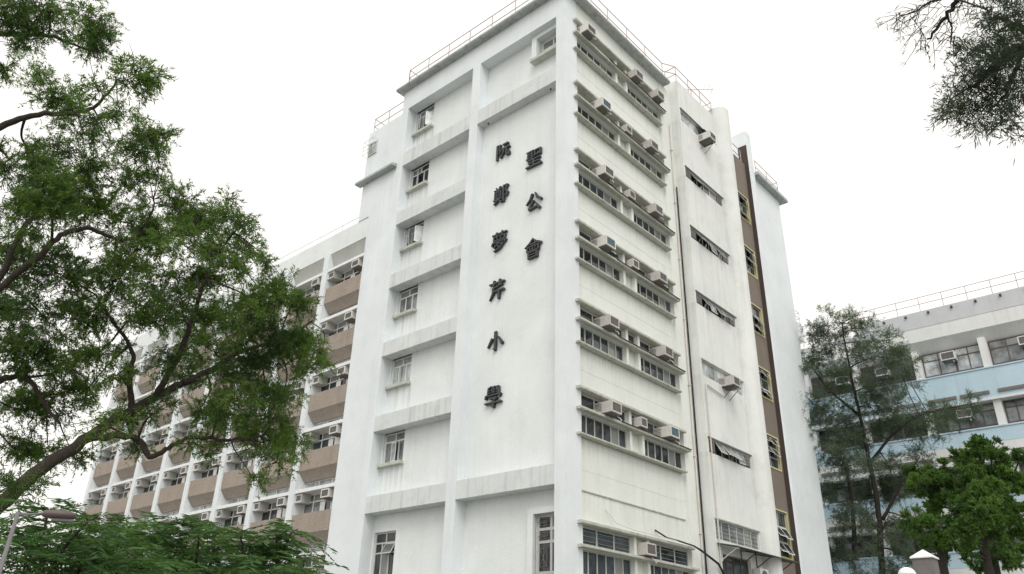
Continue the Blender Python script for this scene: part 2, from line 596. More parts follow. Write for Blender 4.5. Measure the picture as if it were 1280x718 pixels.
gr = MB()                              # ornamental bars in front of the panes
for (a, b) in ((1.19, 1.6), (0.58, 1.0)):
    for (c, d, fan) in ((4.31, 4.62, 0), (3.9, 4.17, 0), (2.98, 3.74, 1), (1.3, 2.8, 1)):
        du, dv = (b - a) * 0.16, (d - c) * 0.12
        a2, b2, c2, d2 = a + du, b - du, c + dv, d - dv
        t = 0.014
        for (p0, p1, q0, q1) in ((a2, b2, c2, c2 + t), (a2, b2, d2 - t, d2), (a2, a2 + t, c2, d2), (b2 - t, b2, c2, d2)):
            gr.fbox(WL, p0, p1, q0, q1, 0.05, 0.07)
        cu, cv = (a2 + b2) / 2, (c2 + d2) / 2
        if fan:
            for (eu, ev) in ((a2, c2), (b2, c2), (a2, d2), (b2, d2), (cu, c2), (cu, d2)):
                gr.bar(WL(cu, cv, 0.06), WL(eu, ev, 0.06), 0.008, n=4)
        else:
            for q in (cv - 0.035, cv + 0.035):
                gr.fbox(WL, a2, b2, q, q + t, 0.05, 0.07)
            gr.fbox(WL, a, b, cv - t / 2, cv + t / 2, 0.05, 0.069)
gr.build('window_grille', 'pole_grey', w_)
# small drain holes under the lettering beam are short stubs
st = MB()
for y in (0.95, 4.55):
    st.bar((0.28, y, 22.12), (0.28, y, 22.05), 0.035, n=8)
st.build('drain_stub', 'cable_black', tower)

# roof slab and railing
sl = MB()
sl.box(-0.33, 8.12, -0.36, 10.78, ROOF, ROOF + 0.05)
sl.box(-0.36, 8.14, -0.39, 10.81, ROOF + 0.05, ROOF + 0.16)
sl.build('roof_slab', 'slab_concrete', tower)


def railing(parent, pts, top, mid, post_every, mname='rail_paint', r=0.022, base=None, name='roof_railing'):
    m = MB()
    for i in range(len(pts) - 1):
        a, b = Vector(pts[i]), Vector(pts[i + 1])
        for h in ([top] if mid is None else [top, mid]):
            m.bar(a + Vector((0, 0, h)), b + Vector((0, 0, h)), r)
        n = max(1, round((b - a).length / post_every))
        for k in range(n + 1):
            if k == 0 and i > 0:
                continue
            p = a.lerp(b, k / n)
            m.bar(p + Vector((0, 0, base or 0)), p + Vector((0, 0, top)), r)
    return m.build(name, mname, parent)


railing(tower, [(0.1, 10.41, ROOF + 0.16), (0.1, 0.0, ROOF + 0.16), (8.1, 0.0, ROOF + 0.16)], 1.38, 0.85, 1.5)
railing(tower, [(0.1, 10.41, ROOF + 0.16), (2.5, 10.41, ROOF + 0.16)], 1.38, 0.85, 1.5)

lk = MB()
for a, b in ((1.54, 28.33), (1.01, 27.85)):
    lk.bar((8.1, 0.0, ROOF + a if a > 1.2 else ROOF + 1.01), (8.7, -0.42, b), 0.022)
lk.build('rail_link', 'rail_paint', tower)

# set-back end next to the classroom wing
sb = MB()
sb.box(0.06, 8.5, 10.53, 13.22, 20.152, 25.6)
sb.box(0.06, 8.5, 10.53, 12.4, GZ, 20.152)
sb.build('end_wall', 'pier_paint', tower)
MB().prism([(-0.28, 22.28), (0.1, 22.28), (0.1, 22.5), (-0.28, 22.4)], 10.56, 13.5, lambda p, q, t: (p, t, q)).build('ledge', 'slab_concrete', tower)
railing(tower, [(0.2, 10.7, 25.6), (0.2, 13.1, 25.6), (3.0, 13.1, 25.6)], 1.0, 0.5, 1.3)
wc = window(tower, PL(0.03), 12.45, 13.1, 24.05, 24.8, 0.0, 1, (1,), None, 'alu_frame', 'glass_pale', 0.05)
cg = MB()
for z in (24.0, 24.25, 24.5, 24.84):
    cg.bar((-0.25, 12.4, z), (-0.25, 13.2, z), 0.012, n=4)
for y in (12.4, 12.8, 13.2):
    cg.bar((-0.25, y, 24.0), (-0.25, y, 24.84), 0.012, n=4)
for y in (12.4, 13.2):
    for z in (24.0, 24.84):
        cg.bar((-0.25, y, z), (0.06, y, z), 0.012, n=4)
cg.build('window_cage', 'alu_frame', wc)

# ------------------------------------------------------------------ tower, long face with the sunshades
S = [23.99, 20.50, 17.08, 13.76, 10.447, 7.17, 2.71]      # underside of each window sill
rp = MB()
rp.fbox(R, 7.63, 8.6, GZ, ROOF, 0.0, 0.5)
rp.fbox(R, 0.85, 7.63, S[0] + 1.72, ROOF - 0.003, 0.03, 0.5)
rp.build('pier', 'right_paint', tower)
W0 = 0.20
fr_wall = MB()
for k, s in enumerate(S):
    lo = (S[k + 1] + 1.72) if k < 6 else GZ
    fr_wall.fbox(R, 0.85, 7.63, lo, s + 0.005, 0.12, 0.5)       # wall between the window bands
    fr_wall.fbox(R, 3.79, 4.75, s + 0.005, s + 1.72, W0, 0.5)   # blank middle bay
    fr_wall.fbox(R, 0.85, 3.79, s + 0.875, s + 1.0, 0.0, 0.5)
    fr_wall.fbox(R, 4.75, 7.63, s + 0.875, s + 1.0, 0.0, 0.5)
fr_wall.build('spandrel_wall', 'spandrel_paint', tower)
for s in S:
    for (a, b) in ((0.845, 0.89), (3.79, 3.94), (4.60, 4.75)):
        MB().fbox(R, a, b, s + 0.1, s + 1.6, 0.004, 0.45).build('window_fin', 'right_paint', tower)
MB().fbox(R, 0.85, 7.5, 5.40, 5.44, 0.08, 0.2).build('plaster_band', 'ledge_concrete', tower)
for k in range(6):
    zz = S[k] - 0.85 if k < 5 else 6.1
    MB().fbox(R, 0.86, 7.62, zz, zz + 0.01, 0.114, 0.2).build('plaster_line', 'right_paint', tower)


def led(u1, z0, z1, d):
    # a bevelled concrete ledge: underside slightly sloped towards the drip edge
    return MB().prism([(-d, z0 + 0.02), (-d + 0.03, z0), (0.3, z0 + 0.015), (0.3, z1), (-d, z1 - 0.02)], 0.6, u1, lambda p, q, t: (t, p, q))


for k, s in enumerate(S):
    led(7.52, s + 0.01, s + 0.1, 0.15).build('sill_ledge', 'ledge_concrete', tower)
    led(7.80, s + 0.875, s + 0.99, 0.20).build('sunshade', 'ledge_concrete', tower)
    led(7.58, s + 1.6, s + 1.72, 0.18).build('sunshade', 'ledge_concrete', tower)
for k, s in enumerate(S):
    gd = 'glass_dark' if k % 2 else 'glass_blue'
    window(tower, R, 0.89, 3.79, s + 0.1, s + 0.875, W0 - 0.01, 6, (1,), None, 'alu_frame', gd, 0.052)
    window(tower, R, 4.75, 7.63, s + 0.1, s + 0.875, W0 - 0.01, 6, (1,), None, 'alu_frame', gd, 0.052)
    if k < 6:
        window(tower, R, 0.89, 3.79, s + 1.0, s + 1.6, W0 - 0.01, 3, (1,), None, 'alu_frame', 'glass_dark', 0.06)
        window(tower, R, 4.75, 7.63, s + 1.0, s + 1.6, W0 - 0.01, 3, (1,), None, 'alu_frame', 'glass_dark', 0.06)
        window(tower, R, 3.94, 4.60, s + 1.0, s + 1.6, W0 - 0.03, 1, (1,), None, 'alu_frame', 'glass_dark', 0.05)
    else:
        window(tower, R, 0.89, 3.79, s + 1.0, s + 1.6, W0 - 0.01, 3, (1,), None, 'alu_frame', 'glass_blue', 0.06, slats=4)
        window(tower, R, 4.75, 7.63, s + 1.0, s + 1.6, W0 - 0.01, 3, (1,), None, 'alu_frame', 'glass_blue', 0.06, slats=4)

for k, s in enumerate(S[:6]):
    cdt = MB()
    z = s + 1.0
    x0 = (3.0, 2.9, 2.95, 3.0, 2.9, 2.9)[k]
    cdt.tube([(x0, -0.18, z + 0.02), (x0 + 0.04, -0.222, z + 0.0), (x0 + 0.15, -0.222, z - 0.03), (x0 + 1.9, -0.218, z - 0.02), (7.78, -0.222, z - 0.03)], [0.022, 0.03, 0.02, 0.02, 0.022])
    cdt.build('conduit', 'rust_steel', tower)

# ------------------------------------------------------------------ stair block at the right
B = PR(-0.5)
strips = [(24.88, 25.58, 11.5), (21.53, 22.08, 12.38), (18.18, 18.76, 12.38), (14.85, 15.40, 12.38), (11.5, 12.2, 12.42), (8.21, 8.8, 12.42), (4.83, 5.6, 12.42)]
blk = thing('stair_block', 'white stair block with slit windows, round column and brown recess right of the tower', 'building', (13, 4, GZ))
bw = MB()
bw.panel(B, 8.6, 12.5, GZ, 27.35, [(8.72, b, z0, z1, 0.14) for z0, z1, b in strips] + [(9.0, 11.4, 2.6, 4.35, 0.2)])
bw.quad((8.6, -0.5, GZ), (8.6, 0.6, GZ), (8.6, 0.6, 27.35), (8.6, -0.5, 27.35))
bw.quad((8.6, -0.5, 27.35), (12.5, -0.5, 27.35), (12.5, 9, 27.35), (8.6, 9, 27.35))
bw.quad((8.6, 0.6, 26.8), (8.6, 9, 26.8), (8.6, 9, 27.35), (8.6, 0.6, 27.35))
bw.build('front_wall', 'block_paint', blk)
MB().box(9.0, 12.45, -0.3, 8.9, GZ, 27.3).build('core_wall', 'block_paint', blk)
for i, (z0, z1, b) in enumerate(strips):
    gl = ['glass_pale', 'glass_dark', 'glass_dark', 'glass_dark', 'glass_pale', 'glass_dark', 'glass_grey'][i]
    wd = window(blk, B, 8.72, b, z0, z1, 0.1, 6, (1,), None, 'alu_frame', gl, 0.05, slats=5 if i == 6 else 0)
    MB().fbox(B, 8.68, b + 0.05, z1 + 0.001, z1 + 0.05, -0.05, 0.1).build('drip_edge', 'ledge_concrete' if i in (4, 6) else 'canopy_sheet', wd)
    st_ = (b - 8.72) / 6
    if i in (1, 2, 3, 5):
        for k in {1: (1, 2), 2: (1, 2, 3, 4), 3: (1, 2, 3, 4), 5: (1, 2, 3, 4)}[i]:
            awning(wd, B, 8.72 + st_ * k + 0.03, 8.72 + st_ * (k + 1) - 0.03, z1 - 0.03, z1 - z0 - 0.06, (0.55, 0.2, 0.5, 0.6)[(k + i) % 4], 0.05)
        ex = MB()                       # extract fans in the end lights
        for k in (0, 5):
            ex.fbox(B, 8.72 + st_ * k + 0.08, 8.72 + st_ * (k + 1) - 0.08, z0 + 0.08, z1 - 0.08, 0.02, 0.12)
            for q in range(4):
                zz = z0 + 0.12 + (z1 - z0 - 0.24) * q / 3.0
                ex.fbox(B, 8.72 + st_ * k + 0.1, 8.72 + st_ * (k + 1) - 0.1, zz - 0.008, zz + 0.012, 0.0, 0.02)
        ex.build('extract_fan', 'grille_slat', wd)
    if i == 0:
        awning(wd, B, 10.4, 11.45, z1 - 0.02, z1 - z0 - 0.05, 0.75, 0.05, 'canopy_sheet', 'glass_dark')
window(blk, B, 9.0, 11.4, 2.6, 4.35, 0.16, 4, (1,), None, 'dark_frame', 'glass_dark', 0.05)
cc = MB()                               # half round column
N = 20
prof = [(12.48, 0.4)] + [(13.0 - 0.55 * math.cos(math.pi * k / N), -0.5 - 0.55 * math.sin(math.pi * k / N)) for k in range(N + 1)] + [(13.55, 0.4)]
cc.prism(prof, GZ, 27.95, lambda p, q, t: (p, q, t))
cc.build('round_column', 'column_paint', blk)
br = MB()
sw = [(22.75, 24.3), (19.35, 20.9), (15.95, 17.45), (12.5, 13.98), (9.05, 10.55), (5.03, 7.03)]
br.panel(R, 13.5, 16.9, GZ, 26.9, [(15.0, 16.62, a, b, 0.12) for a, b in sw])
br.build('recess_wall', 'brown_render', blk)
for i, (a, b) in enumerate(sw):
    wd = window(blk, R, 15.0, 16.62, a, b, 0.1, 2, (1, 1, 1), None, 'alu_frame', 'glass_dark', 0.04)
    y = MB()
    y.fbox(R, 16.60, 16.69, a, b, -0.03, 0.11)
    y.fbox(R, 14.9, 16.69, b + 0.001, b + 0.07, -0.03, 0.11)
    y.fbox(R, 14.9, 16.69, a - 0.07, a - 0.001, -0.03, 0.11)
    y.build('window_surround', 'yellow_paint', wd)
    for k in range(3):
        if (k + i) % 3 != 1:
            awning(wd, R, 15.1, 15.8, a + (b - a) * (k + 1) / 3 - 0.04, (b - a) / 3 - 0.08, 0.6, 0.05, 'white_metal', 'glass_dark')
            awning(wd, R, 15.85, 16.5, a + (b - a) * (k + 1) / 3 - 0.04, (b - a) / 3 - 0.08, 0.5, 0.05, 'white_metal', 'glass_dark')
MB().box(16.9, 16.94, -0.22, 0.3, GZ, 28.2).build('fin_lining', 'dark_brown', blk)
fn = MB()
fn.prism([(16.94, 0.6), (16.94, -0.2), (17.02, -0.27), (17.5, -0.27), (17.58, -0.2), (17.58, 0.6)], GZ, 29.2, lambda p, q, t: (p, q, t))
fn.build('fin', 'pier_paint', blk)
ew = MB()
ew.box(17.58, 21.15, -0.06, 9.0, GZ, 26.42)
ew.box(13.6, 17.58, 0.5, 9.0, GZ, 26.7)
ew.build('end_wall', 'pier_paint', blk)
MB().box(17.6, 21.62, -0.45, 9.3, 26.42, 26.62).build('cornice', 'slab_concrete', blk)
railing(blk, [(8.7, 0.2, 27.35), (8.7, -0.42, 27.35), (12.4, -0.42, 27.35), (12.4, 1.6, 27.35), (8.7, 1.6, 27.35)], 0.98, 0.5, 1.3)
railing(blk, [(13.7, 0.1, 26.7), (16.7, 0.1, 26.7)], 1.1, 0.6, 1.4)
railing(blk, [(17.9, -0.2, 26.62), (20.9, -0.2, 26.62), (20.9, 6, 26.62)], 1.0, 0.55, 1.5)
# pipes
pp = MB()
pp.tube([(8.33, -0.06, 24.6), (8.33, -0.06, 10), (8.33, -0.06, 1.0)], [0.035] * 3)
for z in range(2, 25, 3):
    pp.box(8.27, 8.39, -0.11, 0.0, z, z + 0.05)
tag(pp.build('drainpipe', 'pipe_paint'), 'thin pale drainpipe running down the pier left of the stair block', 'pipe')
pb = MB()
pb.tube([(8.55, -0.05, 21.0), (8.56, -0.06, 12), (8.55, -0.05, GZ)], [0.03, 0.032, 0.034])
tag(pb.build('black_cable', 'cable_black'), 'black vertical cable in the corner beside the pale drainpipe', 'cable')
p2 = MB()
p2.tube([(10.3, -0.56, 10.95), (8.85, -0.56, 11.1), (8.82, -0.56, 10.9), (8.80, -0.56, 1.0)], [0.03] * 4)
tag(p2.build('drainpipe', 'pipe_paint'), 'white pipe elbow and drop on the stair block under its slit windows', 'pipe')
cbl = MB()
cbl.tube([(5.3, 0.1, 4.75), (5.6, -0.2, 4.5), (6.3, -0.27, 4.47), (7.3, -0.3, 4.42), (7.9, -0.3, 4.3), (8.5, -0.6, 3.9), (8.9, -0.62, 3.5), (9.4, -0.62, 3.3)], [0.028, 0.03, 0.03, 0.03, 0.04, 0.045, 0.045, 0.04])
tag(cbl.build('black_cable', 'cable_black'), 'black cable sagging from the lowest sunshade across to the stair block', 'cable')
cb2 = MB()
cb2.tube([(2.3, 0.12, 5.0), (2.7, -0.05, 4.6), (3.4, -0.26, 4.46), (5.4, -0.27, 4.46), (7.3, -0.27, 4.45)], [0.012] * 5, 5)
tag(cb2.build('thin_wire', 'pipe_paint'), 'thin pale wire lying along the lowest sunshade', 'wire')
# canopy
cn = thing('metal_canopy', 'dark corrugated metal canopy on brackets below the lowest slit window', 'canopy', (11, -0.5, 4.6))
c = MB()
for k in range(44):
    x = 8.68 + k * 0.13
    zz = 0.02 if k % 2 else 0.0
    c.hexa([(x, -1.3, 4.52 + zz), (x + 0.13, -1.3, 4.52 + zz), (x + 0.13, -0.45, 4.70 + zz), (x, -0.45, 4.70 + zz),
            (x, -1.3, 4.53 + zz), (x + 0.13, -1.3, 4.53 + zz), (x + 0.13, -0.45, 4.71 + zz), (x, -0.45, 4.71 + zz)])
c.build('roof_sheet', 'canopy_sheet', cn)
for x in (9.0, 10.6, 11.9, 13.9):
    b = MB()
    b.bar((x, -0.5, 4.64), (x, -1.25, 4.48), 0.025)
    b.bar((x, -0.5, 4.1), (x, -1.15, 4.5), 0.022)
    b.bar((x, -0.52, 4.05), (x, -0.52, 4.66), 0.022)
    b.build('bracket', 'rust_steel' if x > 9.5 else 'white_metal', cn)
# condenser under it
cu = thing('condenser_unit', 'pale outdoor condenser with round fan under the metal canopy', 'air conditioner', (11.75, -0.8, 3.3))
MB().box(11.45, 12.2, -0.85, -0.55, 3.35, 4.05).build('casing', 'ac_white', cu)
fg = MB()
fg.prism([(11.8 + 0.26 * math.cos(t * math.pi / 10), 3.7 + 0.28 * math.sin(t * math.pi / 10)) for t in range(20)], -0.875, -0.852, lambda p, q, t: (p, t, q))
fg.build('fan_grille', 'grille_dark', cu)
# TV antenna
an = thing('tv_antenna', 'thin rooftop TV antenna with horizontal boom above the stair block', 'antenna', (12.0, 3.0, 27.35))
MB().bar((12.75, 0.9, 27.3), (12.85, 0.9, 30.3), 0.03).build('mast', 'rail_paint', an)
bo = MB()
bo.bar((12.0, 1.7, 30.15), (13.65, -0.05, 30.3), 0.016, n=5)
for t in [i / 9 for i in range(10)]:
    p = Vector((12.0, 1.7, 30.15)).lerp(Vector((13.65, -0.05, 30.3)), t)
    d = Vector((0.72, 0.69, 0.0)) * (0.28 + 0.12 * t)
    bo.bar(p - d, p + d, 0.006, n=4)
bo.bar((13.5, 0.1, 30.65), (13.65, -0.05, 30.3), 0.009, n=4)
bo.bar((13.5, 0.1, 29.95), (13.65, -0.05, 30.3), 0.009, n=4)
bo.build('boom', 'rail_paint', an)


# ------------------------------------------------------------------ air conditioners
def make_ac(label, w, h, d, body, grille, cols, group, bracket=True):
    """front (grille) at local y = 0 looking to -y, bottom at z = 0"""
    t = thing('air_conditioner', label, 'air conditioner', (0, 0, 0), group)
    b = MB()
    e = 0.05
    b.box(-w / 2, w / 2, 0.03, d, 0, h)
    b.box(-w / 2, -w / 2 + e, 0, 0.03, 0, h)
    b.box(w / 2 - e, w / 2, 0, 0.03, 0, h)
    b.box(-w / 2 + e, w / 2 - e, 0, 0.03, 0, e)
    b.box(-w / 2 + e, w / 2 - e, 0, 0.03, h - e, h)
    b.build('casing', body, t)
    g_ = MB()
    g_.box(-w / 2 + e, w / 2 - e, 0.018, 0.03, e, h - e)
    go = g_.build('grille', grille, t)
    q = MB()
    for i in range(cols + 1):
        x = -w / 2 + e + (w - 2 * e) * i / cols
        q.box(x - 0.009, x + 0.009, 0.006, 0.018, e, h - e)
    for i in range(7):
        z = e + (h - 2 * e) * i / 6
        q.box(-w / 2 + e, w / 2 - e, 0.012, 0.017, z - 0.004, z + 0.004)
    q.build('grille_bars', 'grille_slat', go)
    lv = MB()
    for sx in (-1, 1):
        for i in range(5):
            z = h * (0.2 + 0.14 * i)
            x = sx * (w / 2 + 0.002)
            lv.box(min(x, x + sx * 0.004), max(x, x + sx * 0.004), d * 0.55, d * 0.92, z, z + 0.022)
    lv.build('side_louvre', 'grille_dark', t)
    tr = MB()
    tr.box(-w / 2 + 0.02, w / 2 - 0.02, 0.06, d - 0.02, -0.035, -0.002)
    if bracket:
        for sx in (-w / 2 + 0.06, w / 2 - 0.06):
            tr.bar((sx, 0.12, -0.04), (sx, d + 0.06, -0.04), 0.016, n=4)
    tr.build('bracket', 'stone_grey', t)
    if bracket and w > 0.5:
        hz = MB()
        hz.tube([(w * 0.3, 0.12, -0.02), (w * 0.32, 0.09, -0.10), (w * 0.36, 0.02, -0.14), (w * 0.38, -0.03, -0.24)], [0.017] * 4, 6)
        hz.build('drain_hose', 'pipe_paint', t)
    return t


def make_bracketed(t):
    pass


GA = 'air conditioners on the sunshades'
rown = ['top', 'second', 'third', 'fourth', 'fifth', 'sixth', 'lowest']
proto = {
    'b': make_ac('x', 0.62, 0.40, 0.78, 'ac_beige', 'grille_dark', 2, GA),
    'p': make_ac('x', 0.60, 0.40, 0.78, 'ac_pink', 'grille_dark', 2, GA),
    'u': make_ac('x', 0.62, 0.41, 0.78, 'ac_beige', 'grille_blue', 1, GA),
    's': make_ac('x', 0.44, 0.36, 0.55, 'ac_pink', 'grille_dark', 1, GA),
}
desc = {'b': 'beige air conditioner with dark grille', 'p': 'dull pinkish air conditioner with dark grille', 'u': 'beige air conditioner with blue grille', 's': 'small grubby air conditioner'}
used = set()


def place_ac(kind, loc, rz, label):
    if kind not in used:
        used.add(kind)
        o = proto[kind]
        o.location = loc
        o.rotation_euler = (0, 0, rz)
        o['label'] = label
        return o
    return copy_thing(proto[kind], loc, rz, label)


acs = [[('b', 1.25, -.55), ('p', 4.99, -.55), ('p', 6.83, -.55)],
       [('u', 2.22, -.55), ('s', 4.26, -.3), ('p', 5.95, -.55)],
       [('b', 2.24, -.55), ('s', 4.26, -.3), ('p', 5.97, -.55)],
       [('u', 2.18, -.55), ('s', 4.28, -.3), ('p', 5.94, -.55)],
       [('p', 2.24, -.55), None, ('p', 6.01, -.55)],
       [('p', 2.20, -.55), ('s', 4.31, -.3), ('u', 6.06, -.55)],
       [None, ('p', 4.31, -.35), None]]
posn = ['nearest the corner', 'in the middle', 'nearest the stair block']
for k, row in enumerate(acs):
    for j, a in enumerate(row):
        if a:
            lb = f'{desc[a[0]]} on the {rown[k]} sunshade row, {posn[j]}'
            if k == 6:
                lb = 'only air conditioner on the lowest sunshade row above the black cable'
            place_ac(a[0], (a[1], a[2], S[k] + (1.03 if a[0] != 's' else 1.06)), 0, lb)
# two on the stair block
o = place_ac('b', (10.72, -1.15, 24.55), 0, 'grey air conditioner on steel brackets by the highest slit window')
o['group'] = 'air conditioners on the stair block'
o = place_ac('p', (10.62, -1.1, 11.42), 0, 'beige air conditioner jutting from the fifth slit window of the stair block')
o['group'] = 'air conditioners on the stair block'
o = place_ac('b', (9.35, -1.2, 2.75), 0, 'white air conditioner below the metal canopy at the lower edge')
o['group'] = 'air conditioners on the stair block'
for z, yo in ((24.55, -1.15), (11.42, -1.1)):
    bk = MB()
    for x in (10.45, 10.95):
        bk.bar((x, -1.1, z - 0.05), (x, -0.48, z - 0.05), 0.018, n=4)
        bk.bar((x, -1.0, z - 0.06), (x, -0.48, z - 0.5), 0.018, n=4)
    tag(bk.build('steel_bracket', 'rust_steel'), 'rusty steel wall bracket under the ' + ('highest' if z > 20 else 'lower') + ' stair block air conditioner', 'bracket')

# ------------------------------------------------------------------ wall lettering
# every character is drawn stroke by stroke on a 100 x 100 field: (x, y) points, then start and end width
GLYPH = {
    '阮': [((14, 94), (14, 2), 11, 11), ((14, 89), (36, 89), 8, 8), ((36, 91), (27, 66), 10, 7), ((26, 67), (37, 50), 7, 10), ((37, 52), (31, 34), 10, 6), ((33, 35), (20, 39), 7, 3),
          ((52, 84), (88, 84), 8, 9), ((42, 58), (98, 58), 8, 9), ((61, 58), (57, 30), 10, 9), ((57, 32), (38, 4), 9, 4), ((77, 58), (77, 14), 10, 9), ((76, 12), (97, 12), 9, 9), ((96, 10), (97, 28), 9, 3)],
    '鄭': [((17, 99), (25, 87), 6, 9), ((46, 99), (37, 87), 9, 5), ((5, 82), (57, 82), 7, 7), ((11, 70), (11, 33), 8, 8), ((50, 70), (50, 33), 8, 8), ((11, 69), (50, 69), 6, 6), ((11, 35), (50, 35), 6, 6),
          ((25, 82), (22, 50), 6, 5), ((37, 82), (38, 52), 6, 5), ((14, 47), (48, 47), 5, 5), ((2, 24), (59, 24), 7, 7), ((31, 34), (27, 16), 8, 8), ((28, 18), (6, 0), 8, 4), ((33, 22), (56, 3), 5, 10),
          ((68, 95), (68, 0), 10, 10), ((68, 91), (93, 91), 8, 8), ((93, 93), (81, 66), 9, 6), ((80, 67), (94, 46), 6, 9), ((94, 48), (88, 28), 9, 6), ((90, 28), (76, 34), 6, 3)],
    '夢': [((4, 89), (96, 89), 7, 8), ((32, 100), (32, 78), 9, 9), ((67, 100), (67, 78), 9, 9), ((15, 75), (85, 75), 6, 6), ((16, 77), (16, 52), 8, 8), ((84, 77), (84, 52), 8, 8), ((15, 54), (85, 54), 6, 6),
          ((38, 75), (38, 54), 6, 6), ((61, 75), (61, 54), 6, 6), ((9, 47), (5, 30), 8, 7), ((8, 44), (94, 44), 6, 7), ((93, 45), (84, 31), 9, 4), ((49, 42), (20, 13), 9, 4), ((42, 31), (76, 31), 6, 8),
          ((76, 32), (56, 8), 9, 8), ((57, 9), (18, -4), 8, 4), ((40, 23), (55, 12), 5, 9)],
    '芹': [((4, 84), (96, 84), 8, 9), ((32, 99), (32, 71), 11, 10), ((67, 99), (67, 71), 11, 10), ((82, 72), (28, 58), 10, 6), ((28, 62), (27, 30), 11, 10), ((27, 32), (8, 0), 10, 4), ((28, 41), (96, 41), 8, 9), ((64, 41), (64, -2), 11, 11)],
    '小': [((51, 99), (51, 8), 13, 12), ((51, 8), (36, 17), 11, 3), ((33, 68), (7, 26), 13, 5), ((68, 70), (94, 32), 7, 15)],
    '學': [((41, 100), (58, 86), 6, 7), ((58, 100), (41, 86), 7, 5), ((41, 83), (58, 69), 6, 7), ((58, 83), (41, 69), 7, 5), ((36, 100), (20, 93), 7, 5), ((22, 96), (18, 61), 8, 8), ((20, 82), (34, 82), 5, 5), ((20, 71), (34, 71), 5, 5),
          ((64, 95), (80, 95), 6, 6), ((78, 97), (82, 61), 8, 8), ((66, 82), (80, 82), 5, 5), ((66, 71), (80, 71), 5, 5), ((9, 62), (5, 45), 9, 7), ((8, 59), (94, 59), 7, 7), ((93, 60), (84, 46), 9, 4),
          ((30, 44), (72, 44), 7, 8), ((72, 45), (53, 30), 9, 6), ((53, 32), (53, 2), 10, 9), ((53, 3), (38, 9), 9, 3), ((3, 23), (97, 23), 7, 8)],
    '聖': [((4, 94), (50, 94), 7, 7), ((14, 94), (14, 53), 8, 8), ((39, 94), (39, 44), 9, 8), ((14, 81), (38, 81), 5, 5), ((14, 69), (38, 69), 5, 5), ((3, 52), (50, 58), 6, 6), ((58, 92), (58, 58), 9, 9), ((91, 92), (91, 58), 9, 9),
          ((58, 90), (91, 90), 7, 7), ((58, 62), (91, 62), 7, 7), ((12, 40), (90, 40), 8, 8), ((18, 22), (84, 22), 7, 8), ((2, 3), (98, 3), 8, 10), ((51, 40), (51, 3), 11, 11)],
    '公': [((40, 94), (28, 64), 13, 10), ((29, 66), (5, 42), 10, 4), ((58, 95), (72, 66), 8, 12), ((71, 68), (96, 46), 10, 13), ((48, 54), (21, 12), 12, 8), ((19, 10), (78, 17), 10, 8), ((62, 36), (86, 0), 7, 14)],
    '會': [((51, 101), (30, 78), 9, 8), ((32, 80), (2, 62), 8, 4), ((50, 100), (72, 78), 6, 9), ((70, 80), (98, 65), 8, 11), ((34, 72), (67, 72), 7, 7), ((18, 63), (18, 35), 9, 9), ((82, 63), (82, 35), 9, 9), ((18, 61), (82, 61), 6, 6), ((18, 37), (82, 37), 6, 6),
          ((50, 61), (50, 37), 7, 7), ((31, 57), (37, 44), 5, 8), ((68, 57), (62, 44), 8, 5), ((26, 31), (26, -2), 9, 9), ((74, 31), (74, -2), 9, 9), ((26, 29), (74, 29), 6, 6), ((26, 15), (74, 15), 6, 6), ((26, 1), (74, 1), 7, 7)],
}
try:
    def glyph(ch, w=0.86, h=0.82):
        m = MB()
        for i, (a, b, wa, wb) in enumerate(GLYPH[ch]):
            a, b = Vector(((a[0] - 50) / 100 * w, (a[1] - 50) / 100 * h)), Vector(((b[0] - 50) / 100 * w, (b[1] - 50) / 100 * h))
            d = (b - a).normalized()
            n_ = Vector((-d.y, d.x))
            ra, rb = wa * 0.5 * w / 100 * 0.98, wb * 0.5 * w / 100 * 0.98
            q = [a + n_ * ra - d * ra * 0.35, a - n_ * ra, b - n_ * rb + d * rb * 0.35, b + n_ * rb]
            z1 = 0.05 + 0.0011 * i
            m.hexa([(p.x, p.y, -0.05 - 0.0005 * i) for p in q] + [(p.x, p.y, z1) for p in q])
        return m.mesh('character', 'char_metal')
    chars = [('阮', 3.65, 20.22, 'topmost dark metal character in the longer left column on the tower'),
             ('鄭', 3.64, 17.98, 'dark metal character second from top of the longer left column'),
             ('夢', 3.63, 15.74, 'dark metal character third from top of the longer left column'),
             ('芹', 3.66, 13.54, 'dark metal character fourth from top of the longer left column'),
             ('小', 3.64, 11.32, 'simple three stroke dark character near the foot of the left column'),
             ('學', 3.62, 9.11, 'lowest dark metal character of the longer left column'),
             ('聖', 1.86, 19.03, 'topmost dark metal character in the shorter right column'),
             ('公', 1.82, 16.90, 'middle dark metal character of the shorter right column'),
             ('會', 1.82, 14.76, 'lowest dark metal character of the shorter right column')]
    for ch, y, z, lb in chars:
        me = glyph(ch)
        o = bpy.data.objects.new('sign_character', me)
        COL.objects.link(o)
        o.matrix_world = Matrix(((0, 0, -1, 0.42 - 0.075), (-1, 0, 0, y), (0, 1, 0, z), (0, 0, 0, 1)))
        tag(o, lb, 'sign character', 'characters of the school name')
except Exception as ex:
    print('GLYPH', ex)

